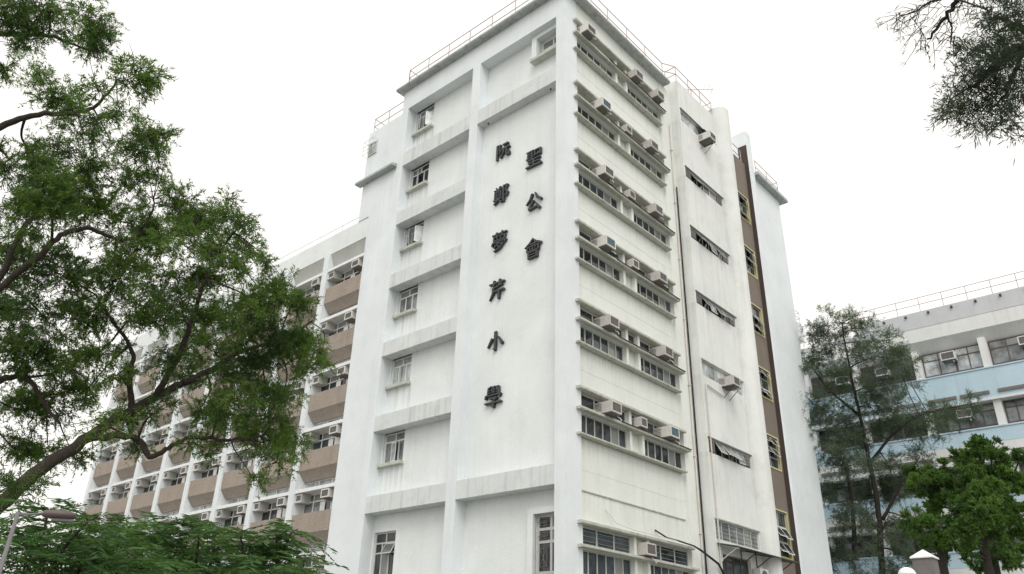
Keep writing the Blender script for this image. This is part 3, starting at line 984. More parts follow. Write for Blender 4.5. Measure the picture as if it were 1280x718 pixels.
# ------------------------------------------------------------------ classroom wing (brown panels, white fins)
wing = thing('classroom_wing', 'long white and brown classroom wing with vertical fins left of the tower', 'building', (4, 26, GZ))
ZP = [17.02, 14.23, 11.46, 8.72, 5.95, 3.19, 0.43]       # tops of the brown panels
FY = [15.3, 18.68, 22.06, 25.44, 28.82, 32.2, 35.58, 39.0]
FW = 0.42
XB = 0.62
MB().box(XB + 0.06, 9, 12.4, 39.4, GZ, 20.0).build('core_wall', 'grey_concrete', wing)
pr = MB()
pr.box(0.1, 9, 13.38, 39.42, 19.02, 20.15)
pr.box(0.095, 9, 12.4, 13.37, 19.02, 20.15)
pr.build('parapet', 'white_paint', wing)
for y in FY:
    MB().box(0.02, 1.0, y, y + FW, GZ, 19.03).build('fin', 'pier_paint', wing)
bays = [(12.4, FY[0])] + [(FY[i] + FW, FY[i + 1]) for i in range(7)]
top = MB()
for a, b in bays:
    top.prism([(0.12, 19.02), (0.45, 18.12), (0.66, 18.12), (0.66, 19.02)], a, b, lambda p, q, t: (p, t, q))
top.build('top_soffit', 'grey_concrete', wing)
railing(wing, [(0.5, 13.4, 20.15), (0.5, 39.2, 20.15)], 0.72, None, 1.9, 'pale_rail', 0.02)
GW = 'air conditioners along the classroom wing'
pw = make_ac('x', 0.56, 0.36, 0.5, 'ac_beige', 'grille_dark', 1, GW, False)
ph = make_ac('x', 0.44, 0.33, 0.4, 'ac_beige', 'grille_dark', 1, GW, False)
flo = ['top', 'second', 'third', 'fourth', 'fifth', 'sixth', 'lowest']
bayn = ['bay beside the tower', 'second bay from the tower', 'third bay from the tower', 'fourth bay from the tower', 'fifth bay from the tower', 'fourth bay from the far end', 'third bay from the far end', 'last bay at the far end']
firstw = [True, True]
panel_me = {}
for bi, (a, b) in enumerate(bays):
    for fi, z in enumerate(ZP):
        # brown parapet panel with its underside sloping back to the windows below
        MB().prism([(0.10, z), (0.10, z - 0.84), (XB - 0.18, z - 1.28), (XB + 0.08, z - 1.28), (XB + 0.08, z)], a + 0.002, b - 0.002, lambda p, q, t: (p, t, q)).build('brown_panel', 'pebble_dash', wing)
        if fi in (0, 4) or bi == 0:
            pass
    for fi in range(7):
        z_sill = ZP[fi]
        z_led = z_sill + 0.93 if fi else 18.12 - 0.16     # underside of the white ledge above this window
        MB().box(0.06, XB, a - 0.0 + 0.004, b - 0.004, z_led, z_led + 0.15).build('sunshade', 'white_metal', wing)
        P = PL(XB)
        wd = window(wing, P, a + 0.02, b - 0.02, z_sill + 0.02, z_led, 0.0, 4, (0.62, 0.38), None, 'white_metal', ('glass_dark', 'glass_grey', 'glass_dark', 'glass_blue', 'glass_grey')[(bi * 3 + fi) % 5], 0.05)
        for p, q, hh in ((a + 0.06, a + 0.85 + 0.3 * ((bi + fi) % 2), 0.56), (a + 1.25, a + 1.6, 0.52)):
            MB().fbox(P, p, q, z_sill + 0.06, z_sill + hh, -0.05, -0.035).build('infill_panel', 'white_metal', wd)
        if fi and z_led + 0.15 < z_sill + 1.5:
            window(wing, P, a + 0.02, b - 0.02, z_led + 0.15, ZP[fi - 1] - 1.26, 0.0, 3, (1,), None, 'white_metal', 'glass_pale', 0.05, name='clerestory')
        # concrete hood at the far side of the bay
        hd = MB()
        hd.box(0.10, XB, b - 0.50, b - 0.46, z_led - 0.42, z_led - 0.002)
        hd.box(0.10, XB, b - 0.46, b - 0.003, z_led - 0.42, z_led - 0.38)
        hd.build('hood', 'grey_concrete', wing)
        loc = (0.06, a + 0.64, z_led - 0.40)
        lb = f'white air conditioner, near side, {flo[fi]} band, {bayn[bi]}'
        if firstw[0]:
            firstw[0] = False
            o = pw
            o.location, o.rotation_euler, o['label'] = loc, (0, 0, -math.pi / 2), lb
        else:
            copy_thing(pw, loc, -math.pi / 2, lb)
        if bi < 2 or fi in (3, 4):
            loc = (0.13, b - 0.235, z_led - 0.375)
            lb = f'boxed in air conditioner, far side, {flo[fi]} band, {bayn[bi]}'
            if firstw[1]:
                firstw[1] = False
                o = ph
                o.location, o.rotation_euler, o['label'] = loc, (0, 0, -math.pi / 2), lb
            else:
                copy_thing(ph, loc, -math.pi / 2, lb)

# ------------------------------------------------------------------ pale blue building at the right
X0 = 30.0
blue = thing('blue_building', 'pale blue and white school block behind the trees at right', 'building', (34, -6, GZ))
F = PL(X0)
y0, y1 = -26.0, 3.6
MB().box(X0 + 0.9, X0 + 10, y0, y1, GZ, 20.2).build('core_wall', 'pale_paint', blue)
pa = MB()
pa.box(X0 - 0.02, X0 + 10, y0, -0.5, 19.87, 20.93)
pa.box(X0 + 0.3, X0 + 10, -0.5, y1, 19.6, 20.4)
pa.build('parapet', 'grey_paint', blue)
MB().prism([(0.0, 19.868), (0.0, 19.0), (0.75, 18.3), (1.0, 18.3), (1.0, 19.868)], y0, y1, lambda p, q, t: (X0 + p, t, q)).build('eaves_band', 'pale_paint', blue)
colY = [-26.0, -22.1, -18.4, -14.7, -11.0, -7.35, -3.67, 0.05, 3.3]
for y in colY:
    MB().box(X0 + 0.12, X0 + 1.0, y - 0.2, y + 0.2, GZ, 18.5).build('column', 'pale_paint', blue)
zs = [16.55, 13.12, 9.85, 6.6, 3.3, 0.1]     # tops of the blue spandrels
for fi, zt in enumerate(zs):
    zb = zt - 1.85
    sp = MB()
    zm = zb + 0.12 if fi == 0 else zt - 0.8
    sp.box(X0 + 0.02, X0 + 0.9, y0, y1, zm, zt)
    sp.build('spandrel', 'blue_paint', blue)
    if fi:
        MB().box(X0 + 0.03, X0 + 0.9, y0, y1, zb + 0.12, zm).build('spandrel', 'pale_paint', blue, )
    MB().box(X0 - 0.05, X0 + 0.9, y0, y1, zb - 0.02, zb + 0.118).build('ledge', 'pale_paint', blue)
    MB().box(X0 - 0.03, X0 + 0.5, y0, y1, zt, zt + 0.08).build('sill_ledge', 'blue_paint', blue)
    ztop_w = 18.31 if fi == 0 else zs[fi - 1] - 1.86
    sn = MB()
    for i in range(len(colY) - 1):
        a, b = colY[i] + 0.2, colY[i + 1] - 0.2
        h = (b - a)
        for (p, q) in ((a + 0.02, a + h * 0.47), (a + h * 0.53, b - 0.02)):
            sn.box(X0 - 0.06, X0 + 0.03, p, q, zb + 0.36, zb + 0.54)  # raised dark strip, the shade inside a slot put into its colour
        if b < -16:
            continue
        PW = PL(X0 + 0.62)
        lift = zt + 0.1
        wd = window(blue, PW, a + 0.02, a + h * 0.44, lift, ztop_w, 0.0, 2, (0.22, 0.9, 0.45), 2, 'dark_frame', 'glass_dark' if colY[i] > -4 else ('glass_pale' if fi == 0 else 'glass_grey'), 0.06)  # grey panes carry the paleness of distant haze in their colour
        wd = window(blue, PW, a + h * 0.44, b - 0.02, lift, ztop_w, 0.0, 2 if fi == 0 else 3, (0.22, 0.9, 0.45), None, 'dark_frame', 'glass_dark' if colY[i] > -4 or fi > 1 else ('glass_pale' if (fi == 0 and i % 2) else 'glass_grey'), 0.06)
    sn.build('slot_shade_strip', 'slot_shadow', blue)
m = railing(blue, [(X0 + 0.05, y0, 20.93), (X0 + 0.05, -0.5, 20.93), (X0 + 4, -0.5, 20.93)], 0.95, 0.5, 1.32, 'rail_paint', 0.02)
railing(blue, [(X0 + 0.35, -0.4, 20.4), (X0 + 0.35, 3.6, 20.4)], 0.9, 0.45, 1.4, 'rail_paint', 0.02)
lg = MB()
y = -1.0
while y > -25:
    lg.box(X0 - 0.14, X0 + 0.0, y - 0.06, y + 0.06, 20.66, 20.78)
    y -= 1.32
lg.build('rail_bracket', 'rust_steel', blue)
# connecting range that closes the court behind
cw = thing('link_building', 'pale building end with rooftop rail seen beside the tower end wall', 'building', (27, 5, GZ))
Fc = PR(3.4)
MB().box(20.5, 31.2, 3.65, 9, GZ, 22.4).build('core_wall', 'pale_paint', cw)
MB().box(20.5, 31.1, 3.3, 3.65, 21.2, 22.45).build('parapet', 'grey_paint', cw)
for z in (16.3, 13.0, 9.7, 6.4, 3.1):
    MB().box(20.5, 31.0, 3.34, 3.65, z, z + 1.9).build('spandrel', 'blue_paint', cw)
railing(cw, [(22, 3.4, 22.45), (31.0, 3.4, 22.45), (31.0, 7, 22.45)], 0.95, 0.5, 1.4, 'rail_paint', 0.02)
GB = 'air conditioners on the blue building'
pbq = make_ac('x', 0.78, 0.5, 0.6, 'ac_white', 'grille_dark', 3, GB, True)
for i, (y, z, lb) in enumerate([(-5.45, 17.5, 'white air conditioner between upper windows, left of the right hand column'), (-9.55, 17.5, 'white air conditioner in upper windows at the right edge'), (-1.6, 17.35, 'white air conditioner in upper windows behind the casuarina top'), (0.9, 17.3, 'white air conditioner in upper windows nearest the tower end wall'), (-5.6, 13.9, 'white air conditioner in the second window band behind the casuarina branch')]):
    if i == 0:
        pbq.location, pbq.rotation_euler, pbq['label'] = (X0 - 0.05, y, z), (0, 0, -math.pi / 2), lb
    else:
        copy_thing(pbq, (X0 - 0.05, y, z), -math.pi / 2, lb)


# ------------------------------------------------------------------ vegetation
def unit(a):
    return a / np.maximum(np.linalg.norm(a, axis=1, keepdims=True), 1e-9)


def leaf_mesh(name, pos, dirs, length, width, m, parent, flat=0.0):
    """one diamond per leaf, all in one mesh"""
    n = len(pos)
    rnd = unit(RNG.normal(size=(n, 3)))
    if flat:
        rnd = unit(rnd * (1 - flat) + np.array((0, 0, 1.0)) * flat)
    side = unit(np.cross(dirs, rnd))
    L_ = (length * RNG.uniform(0.55, 1.45, n))[:, None]
    W_ = (width * RNG.uniform(0.8, 1.2, n))[:, None]
    v = np.empty((n, 4, 3), np.float32)
    v[:, 0] = pos
    v[:, 1] = pos + dirs * L_ * 0.45 + side * W_ * 0.5
    v[:, 2] = pos + dirs * L_
    v[:, 3] = pos + dirs * L_ * 0.45 - side * W_ * 0.5
    me = bpy.data.meshes.new(name)
    me.vertices.add(n * 4)
    me.vertices.foreach_set('co', v.ravel())
    me.loops.add(n * 4)
    me.loops.foreach_set('vertex_index', np.arange(n * 4, dtype=np.int32))
    me.polygons.add(n)
    me.polygons.foreach_set('loop_start', np.arange(0, n * 4, 4, dtype=np.int32))
    me.update(calc_edges=True)
    me.materials.append(M[m])
    return link(name, me, parent)


def sprays(clumps, per_area, leaves, tl, spread=0.9, droop=0.3, sub=7, shell=0.45):
    """clumps (x,y,z,r): sub-clusters of twigs, leaves along each twig -> positions, directions, twig bases"""
    P_, D_, T_ = [], [], []
    for (x, y, z, r) in clumps:
        ctr = np.array((x, y, z))
        sc = ctr + unit(RNG.normal(size=(sub, 3))) * (r * RNG.uniform(0.25, 0.85, (sub, 1))) * np.array((1, 1, 0.8))
        n = max(6, int(per_area * r * r))
        which = RNG.integers(0, sub, n)
        base = sc[which] + unit(RNG.normal(size=(n, 3))) * (r * shell * RNG.uniform(0, 1, (n, 1)) ** 0.6) * np.array((1, 1, 0.75))
        d = unit((base - ctr) / r + RNG.normal(size=(n, 3)) * 0.55 + np.array((0, 0, 0.15)))
        T_.append(np.stack([base, d * tl], 1))
        k = leaves
        t = RNG.uniform(0, 1, (n, k))
        ln = tl * RNG.uniform(0.6, 1.2, (n, 1))
        pos = base[:, None, :] + d[:, None, :] * (t * ln)[..., None] + np.array((0, 0, -droop)) * ((t ** 2) * ln)[..., None]
        dr = d[:, None, :] * 0.6 + RNG.normal(size=(n, k, 3)) * spread * 0.6 + np.array((0, 0, -droop * 0.6))
        P_.append(pos.reshape(-1, 3))
        D_.append(dr.reshape(-1, 3))
    return np.concatenate(P_), unit(np.concatenate(D_)), np.concatenate(T_)


def limb_curve(pts, n=6):
    """Catmull-Rom through 3d points"""
    out = []
    q = [pts[0]] + list(pts) + [pts[-1]]
    for i in range(1, len(q) - 2):
        for k in range(n):
            t = k / n
            a, b, c, d = q[i - 1], q[i], q[i + 1], q[i + 2]
            out.append(0.5 * ((2 * b) + (c - a) * t + (2 * a - 5 * b + 4 * c - d) * t * t + (3 * b - a - 3 * c + d) * t ** 3))
    out.append(Vector(pts[-1]))
    return out


def limbs_to(mb, limbs, clumps, rmax, wig=0.12, inner=5, n=5):
    """tubes for the limbs, a branch from the nearest limb into every clump, thin twigs inside it"""
    pool = []
    for pts, r0, r1 in limbs:
        c = limb_curve([Vector(p) for p in pts])
        k = len(c)
        c = [p + Vector((random.uniform(-1, 1), random.uniform(-1, 1), random.uniform(-1, 1))) * min(r0, 0.06) * 0.3 for p in c]
        rr = [r0 + (r1 - r0) * i / (k - 1) for i in range(k)]
        mb.tube(c, rr, 9)
        pool += list(zip(c, rr))
    for (x, y, z, r) in clumps:
        ctr = Vector((x, y, z))
        p, pr_ = min(pool, key=lambda a: (a[0] - ctr).length)
        dist = (ctr - p).length
        if dist > 0.05:
            mid = p.lerp(ctr, 0.5) + Vector((random.uniform(-1, 1), random.uniform(-1, 1), random.uniform(-0.4, 1))) * dist * wig
            rb = min(pr_ * 0.7, rmax)
            cv = limb_curve([p, mid, ctr], 5)
            mb.tube(cv, [rb + (rb * 0.35 - rb) * i / (len(cv) - 1) for i in range(len(cv))], n)
        for _ in range(inner):
            d = Vector((random.gauss(0, 1), random.gauss(0, 1), random.gauss(0, 0.8))).normalized() * r * random.uniform(0.6, 1.0)
            m1 = ctr + d * 0.5 + Vector((random.uniform(-1, 1), random.uniform(-1, 1), random.uniform(-1, 1))) * r * 0.12
            mb.tube([ctr, m1, ctr + d], [rmax * 0.3, rmax * 0.2, rmax * 0.07], 4)


# --- big acacia at the left, leaning into the picture
ac_c = [(60, 15, 45), (110, 25, 35), (20, 40, 38), (122, 52, 24), (6, 88, 20), (165, 92, 36), (122, 112, 18), (70, 122, 36), (98, 146, 30),
        (184, 170, 32), (150, 143, 20), (196, 187, 24), (50, 202, 44), (102, 215, 46), (12, 200, 28), (60, 252, 54), (112, 265, 46), (18, 272, 42),
        (168, 228, 32), (150, 278, 38), (192, 282, 36), (165, 322, 32), (228, 272, 32), (255, 278, 36), (298, 282, 32), (225, 302, 36), (270, 312, 42), (312, 308, 20), (242, 250, 22),
        (30, 332, 46), (80, 342, 42), (8, 392, 44), (60, 402, 48), (110, 392, 42), (140, 352, 38), (200, 352, 42), (250, 352, 38), (298, 336, 28),
        (332, 372, 42), (368, 378, 30), (292, 392, 42), (346, 412, 42), (240, 402, 40), (190, 402, 36), (388, 458, 24), (362, 450, 36), (312, 450, 42), (268, 440, 32),
        (30, 452, 42), (80, 452, 36), (122, 442, 32), (20, 512, 38), (68, 500, 32), (108, 488, 28), (332, 490, 34), (290, 500, 38), (250, 512, 24), (352, 502, 28),
        (300, 540, 32), (330, 552, 26), (358, 540, 26), (346, 578, 20), (268, 558, 20), (160, 520, 22), (200, 512, 22), (130, 532, 22),
        (18, 562, 28), (60, 560, 24), (24, 602, 26), (95, 575, 18), (150, 470, 24), (210, 450, 26), (178, 190, 18), (215, 235, 16), (140, 180, 16), (330, 330, 18), (395, 432, 16), (318, 600, 14), (232, 470, 22), (300, 472, 20), (378, 425, 24), (400, 448, 12), (342, 522, 24), (366, 558, 20), (285, 520, 22), (225, 380, 22), (165, 395, 20), (320, 395, 24), (355, 350, 16), (285, 250, 14), (170, 560, 14), (235, 555, 14)]
rs = random.Random(3)
clA = []
for (px, py, r) in ac_c:
    dist = rs.uniform(12.3, 15.8)
    p = at(px, py, dist)
    clA.append((p.x, p.y, p.z, r * dist / FPX * 0.93))
acacia = thing('acacia_tree', 'large leaning acacia with fine dark green leaves covering the left side', 'tree', tuple(at(-150, 800, 13.5)))
acacia.location.z = GZ


def PT(lst):
    return [at(*q) for q in lst]


base = at(-150, 760, 13.4)
base.z = GZ
limbsA = [([base] + PT([(-70, 705, 13.5), (0, 632, 13.6), (50, 588, 13.7), (105, 551, 13.8), (165, 513, 13.9), (228, 479, 14.0)]), 0.14, 0.058),
          (PT([(228, 479, 14.0), (265, 462, 14.1), (300, 440, 14.2), (350, 425, 14.4), (392, 400, 14.6)]), 0.065, 0.016),
          (PT([(195, 495, 13.9), (225, 440, 13.8), (240, 400, 13.8), (255, 355, 13.7), (272, 318, 13.6), (300, 280, 13.5)]), 0.055, 0.012),
          (PT([(165, 513, 13.9), (162, 470, 14.2), (165, 440, 14.4), (140, 400, 14.6), (120, 370, 14.8)]), 0.05, 0.018),
          (PT([(110, 548, 13.8), (150, 545, 13.6), (172, 550, 13.5), (187, 570, 13.4), (210, 560, 13.4), (240, 547, 13.5), (290, 550, 13.7), (330, 545, 13.9)]), 0.06, 0.02),
          (PT([(-60, 520, 14.5), (0, 476, 14.4), (35, 475, 14.3), (55, 505, 14.2), (75, 530, 14.1)]), 0.06, 0.02),
          (PT([(-60, 420, 14.0), (0, 345, 14.0), (22, 297, 14.0), (60, 250, 14.1), (100, 215, 14.2)]), 0.06, 0.02),
          (PT([(-20, 380, 13.6), (11, 350, 13.6), (56, 314, 13.6), (75, 295, 13.7), (109, 286, 13.8), (145, 299, 13.9), (170, 295, 14.0), (184, 279, 14.0), (193, 250, 14.1)]), 0.055, 0.012),
          (PT([(-60, 190, 14.3), (0, 159, 14.3), (48, 143, 14.3), (106, 140, 14.4), (130, 120, 14.4), (150, 98, 14.5)]), 0.06, 0.012),
          (PT([(-60, 60, 14.0), (0, 44, 14.0), (60, 45, 14.0), (92, 56, 14.0), (125, 66, 14.0)]), 0.045, 0.01),
          (PT([(-70, 705, 13.5), (-90, 500, 13.8), (-80, 300, 14.1), (-70, 150, 14.2), (-60, 60, 14.1)]), 0.16, 0.06)]
tm = MB()
limbs_to(tm, limbsA, clA, 0.024)
P_, D_, T_ = sprays(clA, 660, 26, 0.23, sub=10, shell=0.40)
for b, d in T_[::3]:
    tm.tube([Vector(b) - Vector(d) * 0.5, Vector(b) + Vector(d) * 0.8], [0.006, 0.002], 3)
tm.build('trunk', 'bark', acacia, True)
leaf_mesh('crown', P_, D_, 0.068, 0.0135, 'acacia_leaf', acacia)
print('acacia leaves', len(P_))


# --- feathery bushes along the bottom left
def feather_tree(px_clumps, dist_rng, label, trunk_px, seed):
    r_ = random.Random(seed)
    cl = []
    for (px, py, r) in px_clumps:
        dist = r_.uniform(*dist_rng)
        p = at(px, py, dist)
        cl.append((p.x, p.y, p.z, r * dist / FPX))
    b0 = at(*trunk_px)
    t = thing('feathery_tree', label, 'tree', (b0.x, b0.y, GZ), 'feather leaved trees at the lower left')
    mb = MB()
    p0 = Vector((b0.x, b0.y, GZ))
    limbs_to(mb, [([p0, p0.lerp(b0, 0.6), b0], 0.09, 0.05)], cl, 0.03, 0.1, 3)
    mb.build('trunk', 'bark', t, True)
    # each frond: a rachis with paired pinnae, each pinna a row drawn as one narrow blade
    P2, D2 = [], []
    for (x, y, z, r) in cl:
        n = int(260 * r * r) + 6
        ctr = np.array((x, y, z))
        bs = ctr + unit(RNG.normal(size=(n, 3))) * (r * RNG.uniform(0.2, 1.0, (n, 1))) * np.array((1, 1, 0.7))
        ang = RNG.uniform(0, 2 * math.pi, n)
        d = unit(np.stack([np.cos(ang), np.sin(ang), RNG.uniform(-0.25, 0.45, n)], 1) + (bs - ctr) / r * 0.5)
        ln = RNG.uniform(0.32, 0.62, (n, 1))
        side = unit(np.cross(d, np.array((0, 0, 1.0))))
        upv = unit(np.cross(side, d))
        K = 16
        for k in range(K):
            f = (k + 0.6) / K
            pos = bs + d * ln * f + np.array((0, 0, -0.38)) * ln * f * f
            for sgn in (-1, 1):
                dr = unit(side * sgn * 0.95 + d * 0.55 - upv * 0.15 + np.array((0, 0, -0.28 * f)) + RNG.normal(size=(n, 3)) * 0.09)
                P2.append(pos)
                D2.append(dr)
    leaf_mesh('crown', np.concatenate(P2), unit(np.concatenate(D2)), 0.115, 0.017, 'feather_leaf', t, 0.45)


feather_tree([(30, 700, 55), (80, 672, 42), (20, 660, 30), (120, 690, 45), (60, 640, 14), (160, 672, 34), (70, 715, 40), (200, 668, 30), (170, 712, 44), (110, 652, 16), (135, 657, 18)], (9.0, 10.8), 'dense feather leaved tree behind the lamp post at bottom left corner', (60, 760, 9.8), 1)
feather_tree([(230, 690, 42), (275, 678, 30), (250, 664, 16), (215, 715, 40), (270, 712, 42), (300, 700, 26)], (10.2, 11.6), 'middle feather leaved tree below the brown wing, left of the hanging sprays', (250, 780, 10.8), 2)
feather_tree([(345, 672, 24), (330, 690, 28), (365, 665, 14), (310, 682, 16), (345, 708, 32), (368, 714, 18), (318, 714, 26), (384, 718, 8), (300, 668, 12)], (9.6, 10.8), 'feather leaved tree with drooping light sprays against the brown wing', (345, 790, 10.2), 3)


# --- casuarina on the right
def px_tree(px_clumps, dist_rng, seed, scale=1.0):
    r_ = random.Random(seed)
    out = []
    for (px, py, r) in px_clumps:
        dist = r_.uniform(*dist_rng)
        p = at(px, py, dist)
        out.append((p.x, p.y, p.z, r * dist / FPX * scale))
    return out


cas_px = [(1025, 410, 16), (1060, 405, 16), (1045, 430, 18), (1085, 415, 18), (1110, 425, 16), (1015, 445, 18), (1075, 445, 20), (1110, 450, 20), (1130, 455, 14), (1030, 470, 22), (1065, 475, 22), (1100, 480, 20), (1130, 475, 14),
          (1020, 505, 20), (1050, 510, 20), (1090, 510, 22), (1125, 505, 18), (1025, 540, 20), (1060, 545, 22), (1100, 545, 22), (1140, 530, 18), (1165, 515, 14), (1190, 510, 14), (1215, 505, 12), (1170, 535, 14),
          (1030, 575, 20), (1070, 580, 22), (1110, 580, 22), (1145, 575, 16), (1040, 615, 22), (1080, 620, 22), (1120, 615, 20), (1055, 655, 24), (1095, 660, 24), (1135, 650, 20), (1050, 700, 26), (1100, 700, 26), (1140, 690, 16), (1012, 420, 10), (1036, 392, 8), (1072, 395, 8)]
clC = px_tree(cas_px, (45, 48), 5, 1.2)
bC = at(1090, 720, 46.5)
cas = thing('casuarina_tree', 'wispy grey green casuarina standing before the pale blue building', 'tree', (bC.x, bC.y, GZ))
cm = MB()
limbs_to(cm, [([Vector((bC.x, bC.y, GZ)), at(1103, 718, 46.5), at(1098, 640, 46.5), at(1087, 580, 46.5), at(1075, 520, 46.5), at(1062, 460, 46.5), at(1052, 405, 46.5)], 0.19, 0.03),
              ([at(1087, 580, 46.5), at(1115, 545, 46.8), at(1150, 520, 46.8), at(1215, 505, 46.8)], 0.09,0.025),
              ([at(1103, 650, 46.5), at(1125, 610, 46.5), at(1150, 570, 46.5)], 0.10, 0.025),
              ([at(1075, 520, 46.5), at(1040, 490, 46.8), at(1015, 460, 46.8)], 0.09,0.025),
              ([at(1068, 700, 46.5), at(1066, 640, 46.5), at(1055, 580, 46.5), at(1030, 540, 46.5)], 0.14, 0.035)], clC, 0.05, 0.15, 4)
cm.build('trunk', 'dark_bark', cas, True)
P_, D_, T_ = sprays(clC, 98, 22, 0.62, 0.7, 0.2, 8, 0.31)
leaf_mesh('crown', P_, D_, 0.22, 0.022, 'casuarina_leaf', cas)


# --- bright rounded trees at the right edge
def broad_tree(px, drange, seed, label, trunk):
    cl = px_tree(px, drange, seed)
    b0 = at(*trunk)
    t = thing('round_crowned_tree', label, 'tree', (b0.x, b0.y, GZ), 'bright green trees at the lower right')
    mb = MB()
    limbs_to(mb, [([Vector((b0.x, b0.y, GZ)), b0, at(trunk[0] - 6, trunk[1] - 60, trunk[2])], 0.16, 0.07)], cl, 0.05, 0.12, 3)
    mb.build('trunk', 'dark_bark', t, True)
    P1, D1, T1 = sprays(cl, 1000, 24, 0.13, 0.85, 0.0, 13, 0.20)
    leaf_mesh('crown', P1, D1, 0.075, 0.024, 'broad_leaf', t)


broad_tree([(1225, 560, 20), (1200, 578, 22), (1245, 578, 20), (1165, 592, 22), (1150, 606, 16), (1190, 605, 24), (1228, 600, 24), (1262, 610, 20), (1255, 640, 20), (1140, 590, 10), (1275, 572, 12), (1240, 560, 14), (1276, 640, 16), (1280, 600, 14), (1215, 595, 18), (1180, 622, 20), (1205, 625, 18), (1165, 632, 16), (1248, 592, 18), (1270, 665, 16), (1262, 690, 16), (1285, 690, 14), (1160, 612, 14), (1235, 620, 18)], (26, 29), 8, 'bright green round crowned tree reaching to the right edge', (1240, 690, 27.5))
broad_tree([(1218, 622, 22), (1205, 640, 20), (1235, 645, 22), (1245, 625, 16), (1222, 660, 18), (1250, 665, 14), (1240, 690, 12), (1212, 690, 12), (1260, 700, 14), (1228, 705, 14), (1208, 660, 16), (1195, 662, 12), (1240, 610, 14), (1222, 640, 18)], (22.5, 24.5), 9, 'nearer bright green tree with a domed crown and thin dark trunk', (1233, 700, 23.5))
broad_tree([(1180, 668, 18), (1168, 678, 14), (1192, 680, 16), (1155, 650, 14), (1140, 655, 14), (1185, 655, 14), (1175, 700, 10)], (24, 26), 10, 'small bright green tree just behind the white capped pillar', (1180, 712, 25))

# --- overhanging branches, top right, close to the camera
ov = thing('overhanging_tree', 'dark fine twigged branches hanging in from the top right corner', 'tree', tuple(at(1500, 500, 9)))
ov.location.z = GZ
b0 = ov.location.copy()
ov_px = [(1210, 70, 14), (1228, 85, 18), (1248, 40, 22), (1265, 20, 22), (1240, 15, 14), (1275, 60, 20), (1205, 95, 14), (1195, 115, 16), (1222, 120, 20), (1250, 115, 20), (1270, 105, 18), (1200, 140, 16), (1185, 138, 10), (1225, 148, 18), (1252, 150, 14), (1272, 145, 14), (1275, 170, 8), (1215, 62, 10), (1262, 80, 18), (1290, 40, 20), (1290, 100, 20), (1238, 62, 12)]
clO = px_tree(ov_px, (7.2, 8.2), 12)
om = MB()
limbO = [([b0, at(1480, 300, 9), at(1400, 120, 8.4), at(1330, 60, 8), at(1280, 62, 7.8), at(1250, 80, 7.7), at(1215, 110, 7.6)], 0.14, 0.012),
         ([at(1330, 60, 8), at(1265, 30, 7.8), at(1240, 20, 7.7)], 0.04, 0.01),
         ([at(1400, 120, 8.4), at(1320, -30, 8), at(1230, -25, 7.7), at(1200, -6, 7.6), at(1183, 20, 7.6), at(1160, 50, 7.6)], 0.05, 0.008),
         ([at(1200, -6, 7.6), at(1165, 2, 7.6), at(1145, 14, 7.5), at(1125, 20, 7.5)], 0.012, 0.004),
         ([at(1183, 20, 7.6), at(1190, 35, 7.6), at(1188, 55, 7.6)], 0.01, 0.004),
         ([at(1280, 62, 7.8), at(1260, 110, 7.8), at(1255, 120, 7.8), at(1235, 140, 7.8)], 0.02, 0.006)]
limbs_to(om, limbO, clO, 0.012, 0.15, 6)
tips = []
for (sx, sy, n) in ((1145, 14, 14), (1160, 50, 9), (1183, 20, 10), (1125, 20, 10), (1190, 40, 8), (1200, 5, 8), (1170, 3, 10), (1215, -4, 8), (1155, 35, 8)):
    for _ in range(n):
        a = at(sx + rs.uniform(-8, 8), sy + rs.uniform(-8, 8), 7.6 + rs.uniform(-.15, .15))
        e = at(sx + rs.uniform(-36, 14), sy + rs.uniform(0, 36), 7.6 + rs.uniform(-.3, .3))
        m1 = a.lerp(e, 0.5) + Vector((0, 0, rs.uniform(-0.02, 0.05)))
        om.tube([a, m1, e], [0.0035, 0.0026, 0.0012], 3)
        tips.append(np.array(a.lerp(e, rs.uniform(0.6, 1))))
om.build('trunk', 'dark_bark', ov, True)
P_, D_, T_ = sprays(clO, 4200, 8, 0.14, 0.7, 0.3, 9, 0.5)
tp = np.repeat(np.array(tips), 3, 0)
td = unit(RNG.normal(size=tp.shape) * 0.7 + np.array((-0.3, 0.2, -0.7)))
leaf_mesh('crown', np.concatenate([P_, tp]), np.concatenate([D_, td]), 0.062, 0.0075, 'overhang_leaf', ov)

# ------------------------------------------------------------------ street lamp and gate pillar
D = 6.6
lp = at(-4, 735, D)
tl = at(23, 640, D)
lamp = thing('street_lamp', 'grey street lamp with a dark flat head at the lower left', 'street lamp', (lp.x, lp.y, GZ))
fx = lp.copy()
MB().tube([Vector((tl.x - 0.02, tl.y + 0.02, GZ)), Vector((tl.x - 0.01, tl.y + 0.01, -0.2)), tl], [0.024, 0.017, 0.013], 10).build('pole', 'pole_grey', lamp, True)
a1 = at(53, 642.5, D)
a2 = at(96, 645, D)
dr = (a2 - a1).normalized()
MB().tube([tl - Vector((0, 0, 0.02)), a1], [0.008, 0.008], 8).build('arm', 'pole_grey', lamp, True)
hd = MB()
sd_ = dr.cross(Vector((0, 0, 1))).normalized()
Ln = (a2 - a1).length
rings = []
for t, w, h0, h1 in ((0, .015, -.015, .018), (.08, .04, -.025, .028), (.3, .06, -.032, .034), (.7, .066, -.036, .032), (.92, .055, -.032, .018), (1, .03, -.02, .0)):
    c = a1 + dr * (Ln * t)
    n0 = len(hd.v)
    for k in range(12):
        th = 2 * math.pi * k / 12
        zz = math.sin(th)
        hd.v.append(tuple(c + sd_ * (w * math.cos(th)) + Vector((0, 0, zz * (h1 if zz > 0 else -h0)))))
    rings.append(n0)
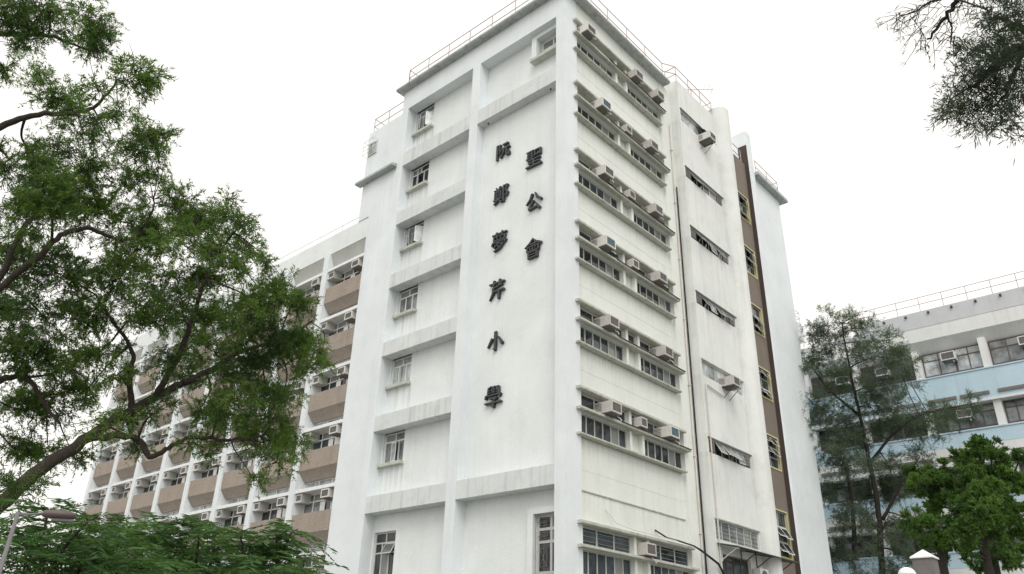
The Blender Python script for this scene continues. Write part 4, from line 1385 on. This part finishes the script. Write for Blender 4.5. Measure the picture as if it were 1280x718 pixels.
for i in range(len(rings) - 1):
    for k in range(12):
        k2 = (k + 1) % 12
        hd.f.append((rings[i] + k, rings[i] + k2, rings[i + 1] + k2, rings[i + 1] + k))
hd.f.append(tuple(rings[0] + k for k in range(12)))
hd.f.append(tuple(rings[-1] + k for k in range(12)))
hd.build('lamp_head', 'lamp_dark', lamp, True)
ln_ = MB()
c = a1 + dr * (Ln * .62)
for k in range(1):
    ln_.hexa([tuple(c + dr * x + sd_ * y + Vector((0, 0, z))) for z in (-.045, -.03) for x, y in ((-.07, -.035), (.07, -.035), (.07, .035), (-.07, .035))])
ln_.build('lens', 'pole_grey', lamp)

gp = at(1159, 716, 20)
gate = thing('gate_pillar', 'grey stone pillar with white pyramid cap at the lower right', 'pillar', (gp.x, gp.y, GZ))
fw = (CAM - gp)
rz = math.atan2(fw.y, fw.x) + math.radians(90 - 16)
cs, sn_ = math.cos(rz), math.sin(rz)


def gpt(x, y, z):
    return (gp.x + x * cs - y * sn_, gp.y + x * sn_ + y * cs, z)


w0 = 0.20
ztop_g = at(1159, 700, 20).z + 0.02
apex = at(1158, 690, 20).z
sh = MB()
sh.hexa([gpt(x * (w0 + dd), y * (w0 + dd), z) for z, dd in ((GZ, 0.02), (ztop_g, 0.0)) for x, y in ((-1, -1), (1, -1), (1, 1), (-1, 1))])
sh.build('shaft', 'stone_grey', gate)
cp = MB()
e = w0 + 0.03
b_ = [gpt(x * e, y * e, ztop_g + 0.03) for x, y in ((-1, -1), (1, -1), (1, 1), (-1, 1))]
b2 = [gpt(x * e, y * e, ztop_g + 0.001) for x, y in ((-1, -1), (1, -1), (1, 1), (-1, 1))]
ap = gpt(0, 0, apex + 0.06)
for i in range(4):
    j = (i + 1) % 4
    cp.quad(b_[i], b_[j], ap)
    cp.quad(b2[i], b2[j], b_[j], b_[i])
cp.quad(*b2)
cp.build('cap', 'white_cap', gate)
dm = at(1134, 718, 19)
dome = thing('globe_lamp', 'white domed globe just left of the stone pillar', 'lamp', (dm.x, dm.y, GZ))
d_ = MB()
rings = []
R0 = 0.175
for i in range(9):
    ph_ = math.pi / 2 * i / 8
    n0 = len(d_.v)
    for k in range(20):
        th = 2 * math.pi * k / 20
        d_.v.append((dm.x + R0 * math.cos(ph_) * math.cos(th), dm.y + R0 * math.cos(ph_) * math.sin(th), dm.z - 0.02 + R0 * 0.9 * math.sin(ph_)))
    rings.append(n0)
for i in range(8):
    for k in range(20):
        k2 = (k + 1) % 20
        d_.f.append((rings[i] + k, rings[i] + k2, rings[i + 1] + k2, rings[i + 1] + k))
d_.f.append(tuple(rings[0] + k for k in range(20)))
d_.build('globe', 'white_cap', dome, True)
MB().bar((dm.x, dm.y, GZ), (dm.x, dm.y, dm.z - 0.02), 0.05, n=10).build('post', 'pole_grey', dome)
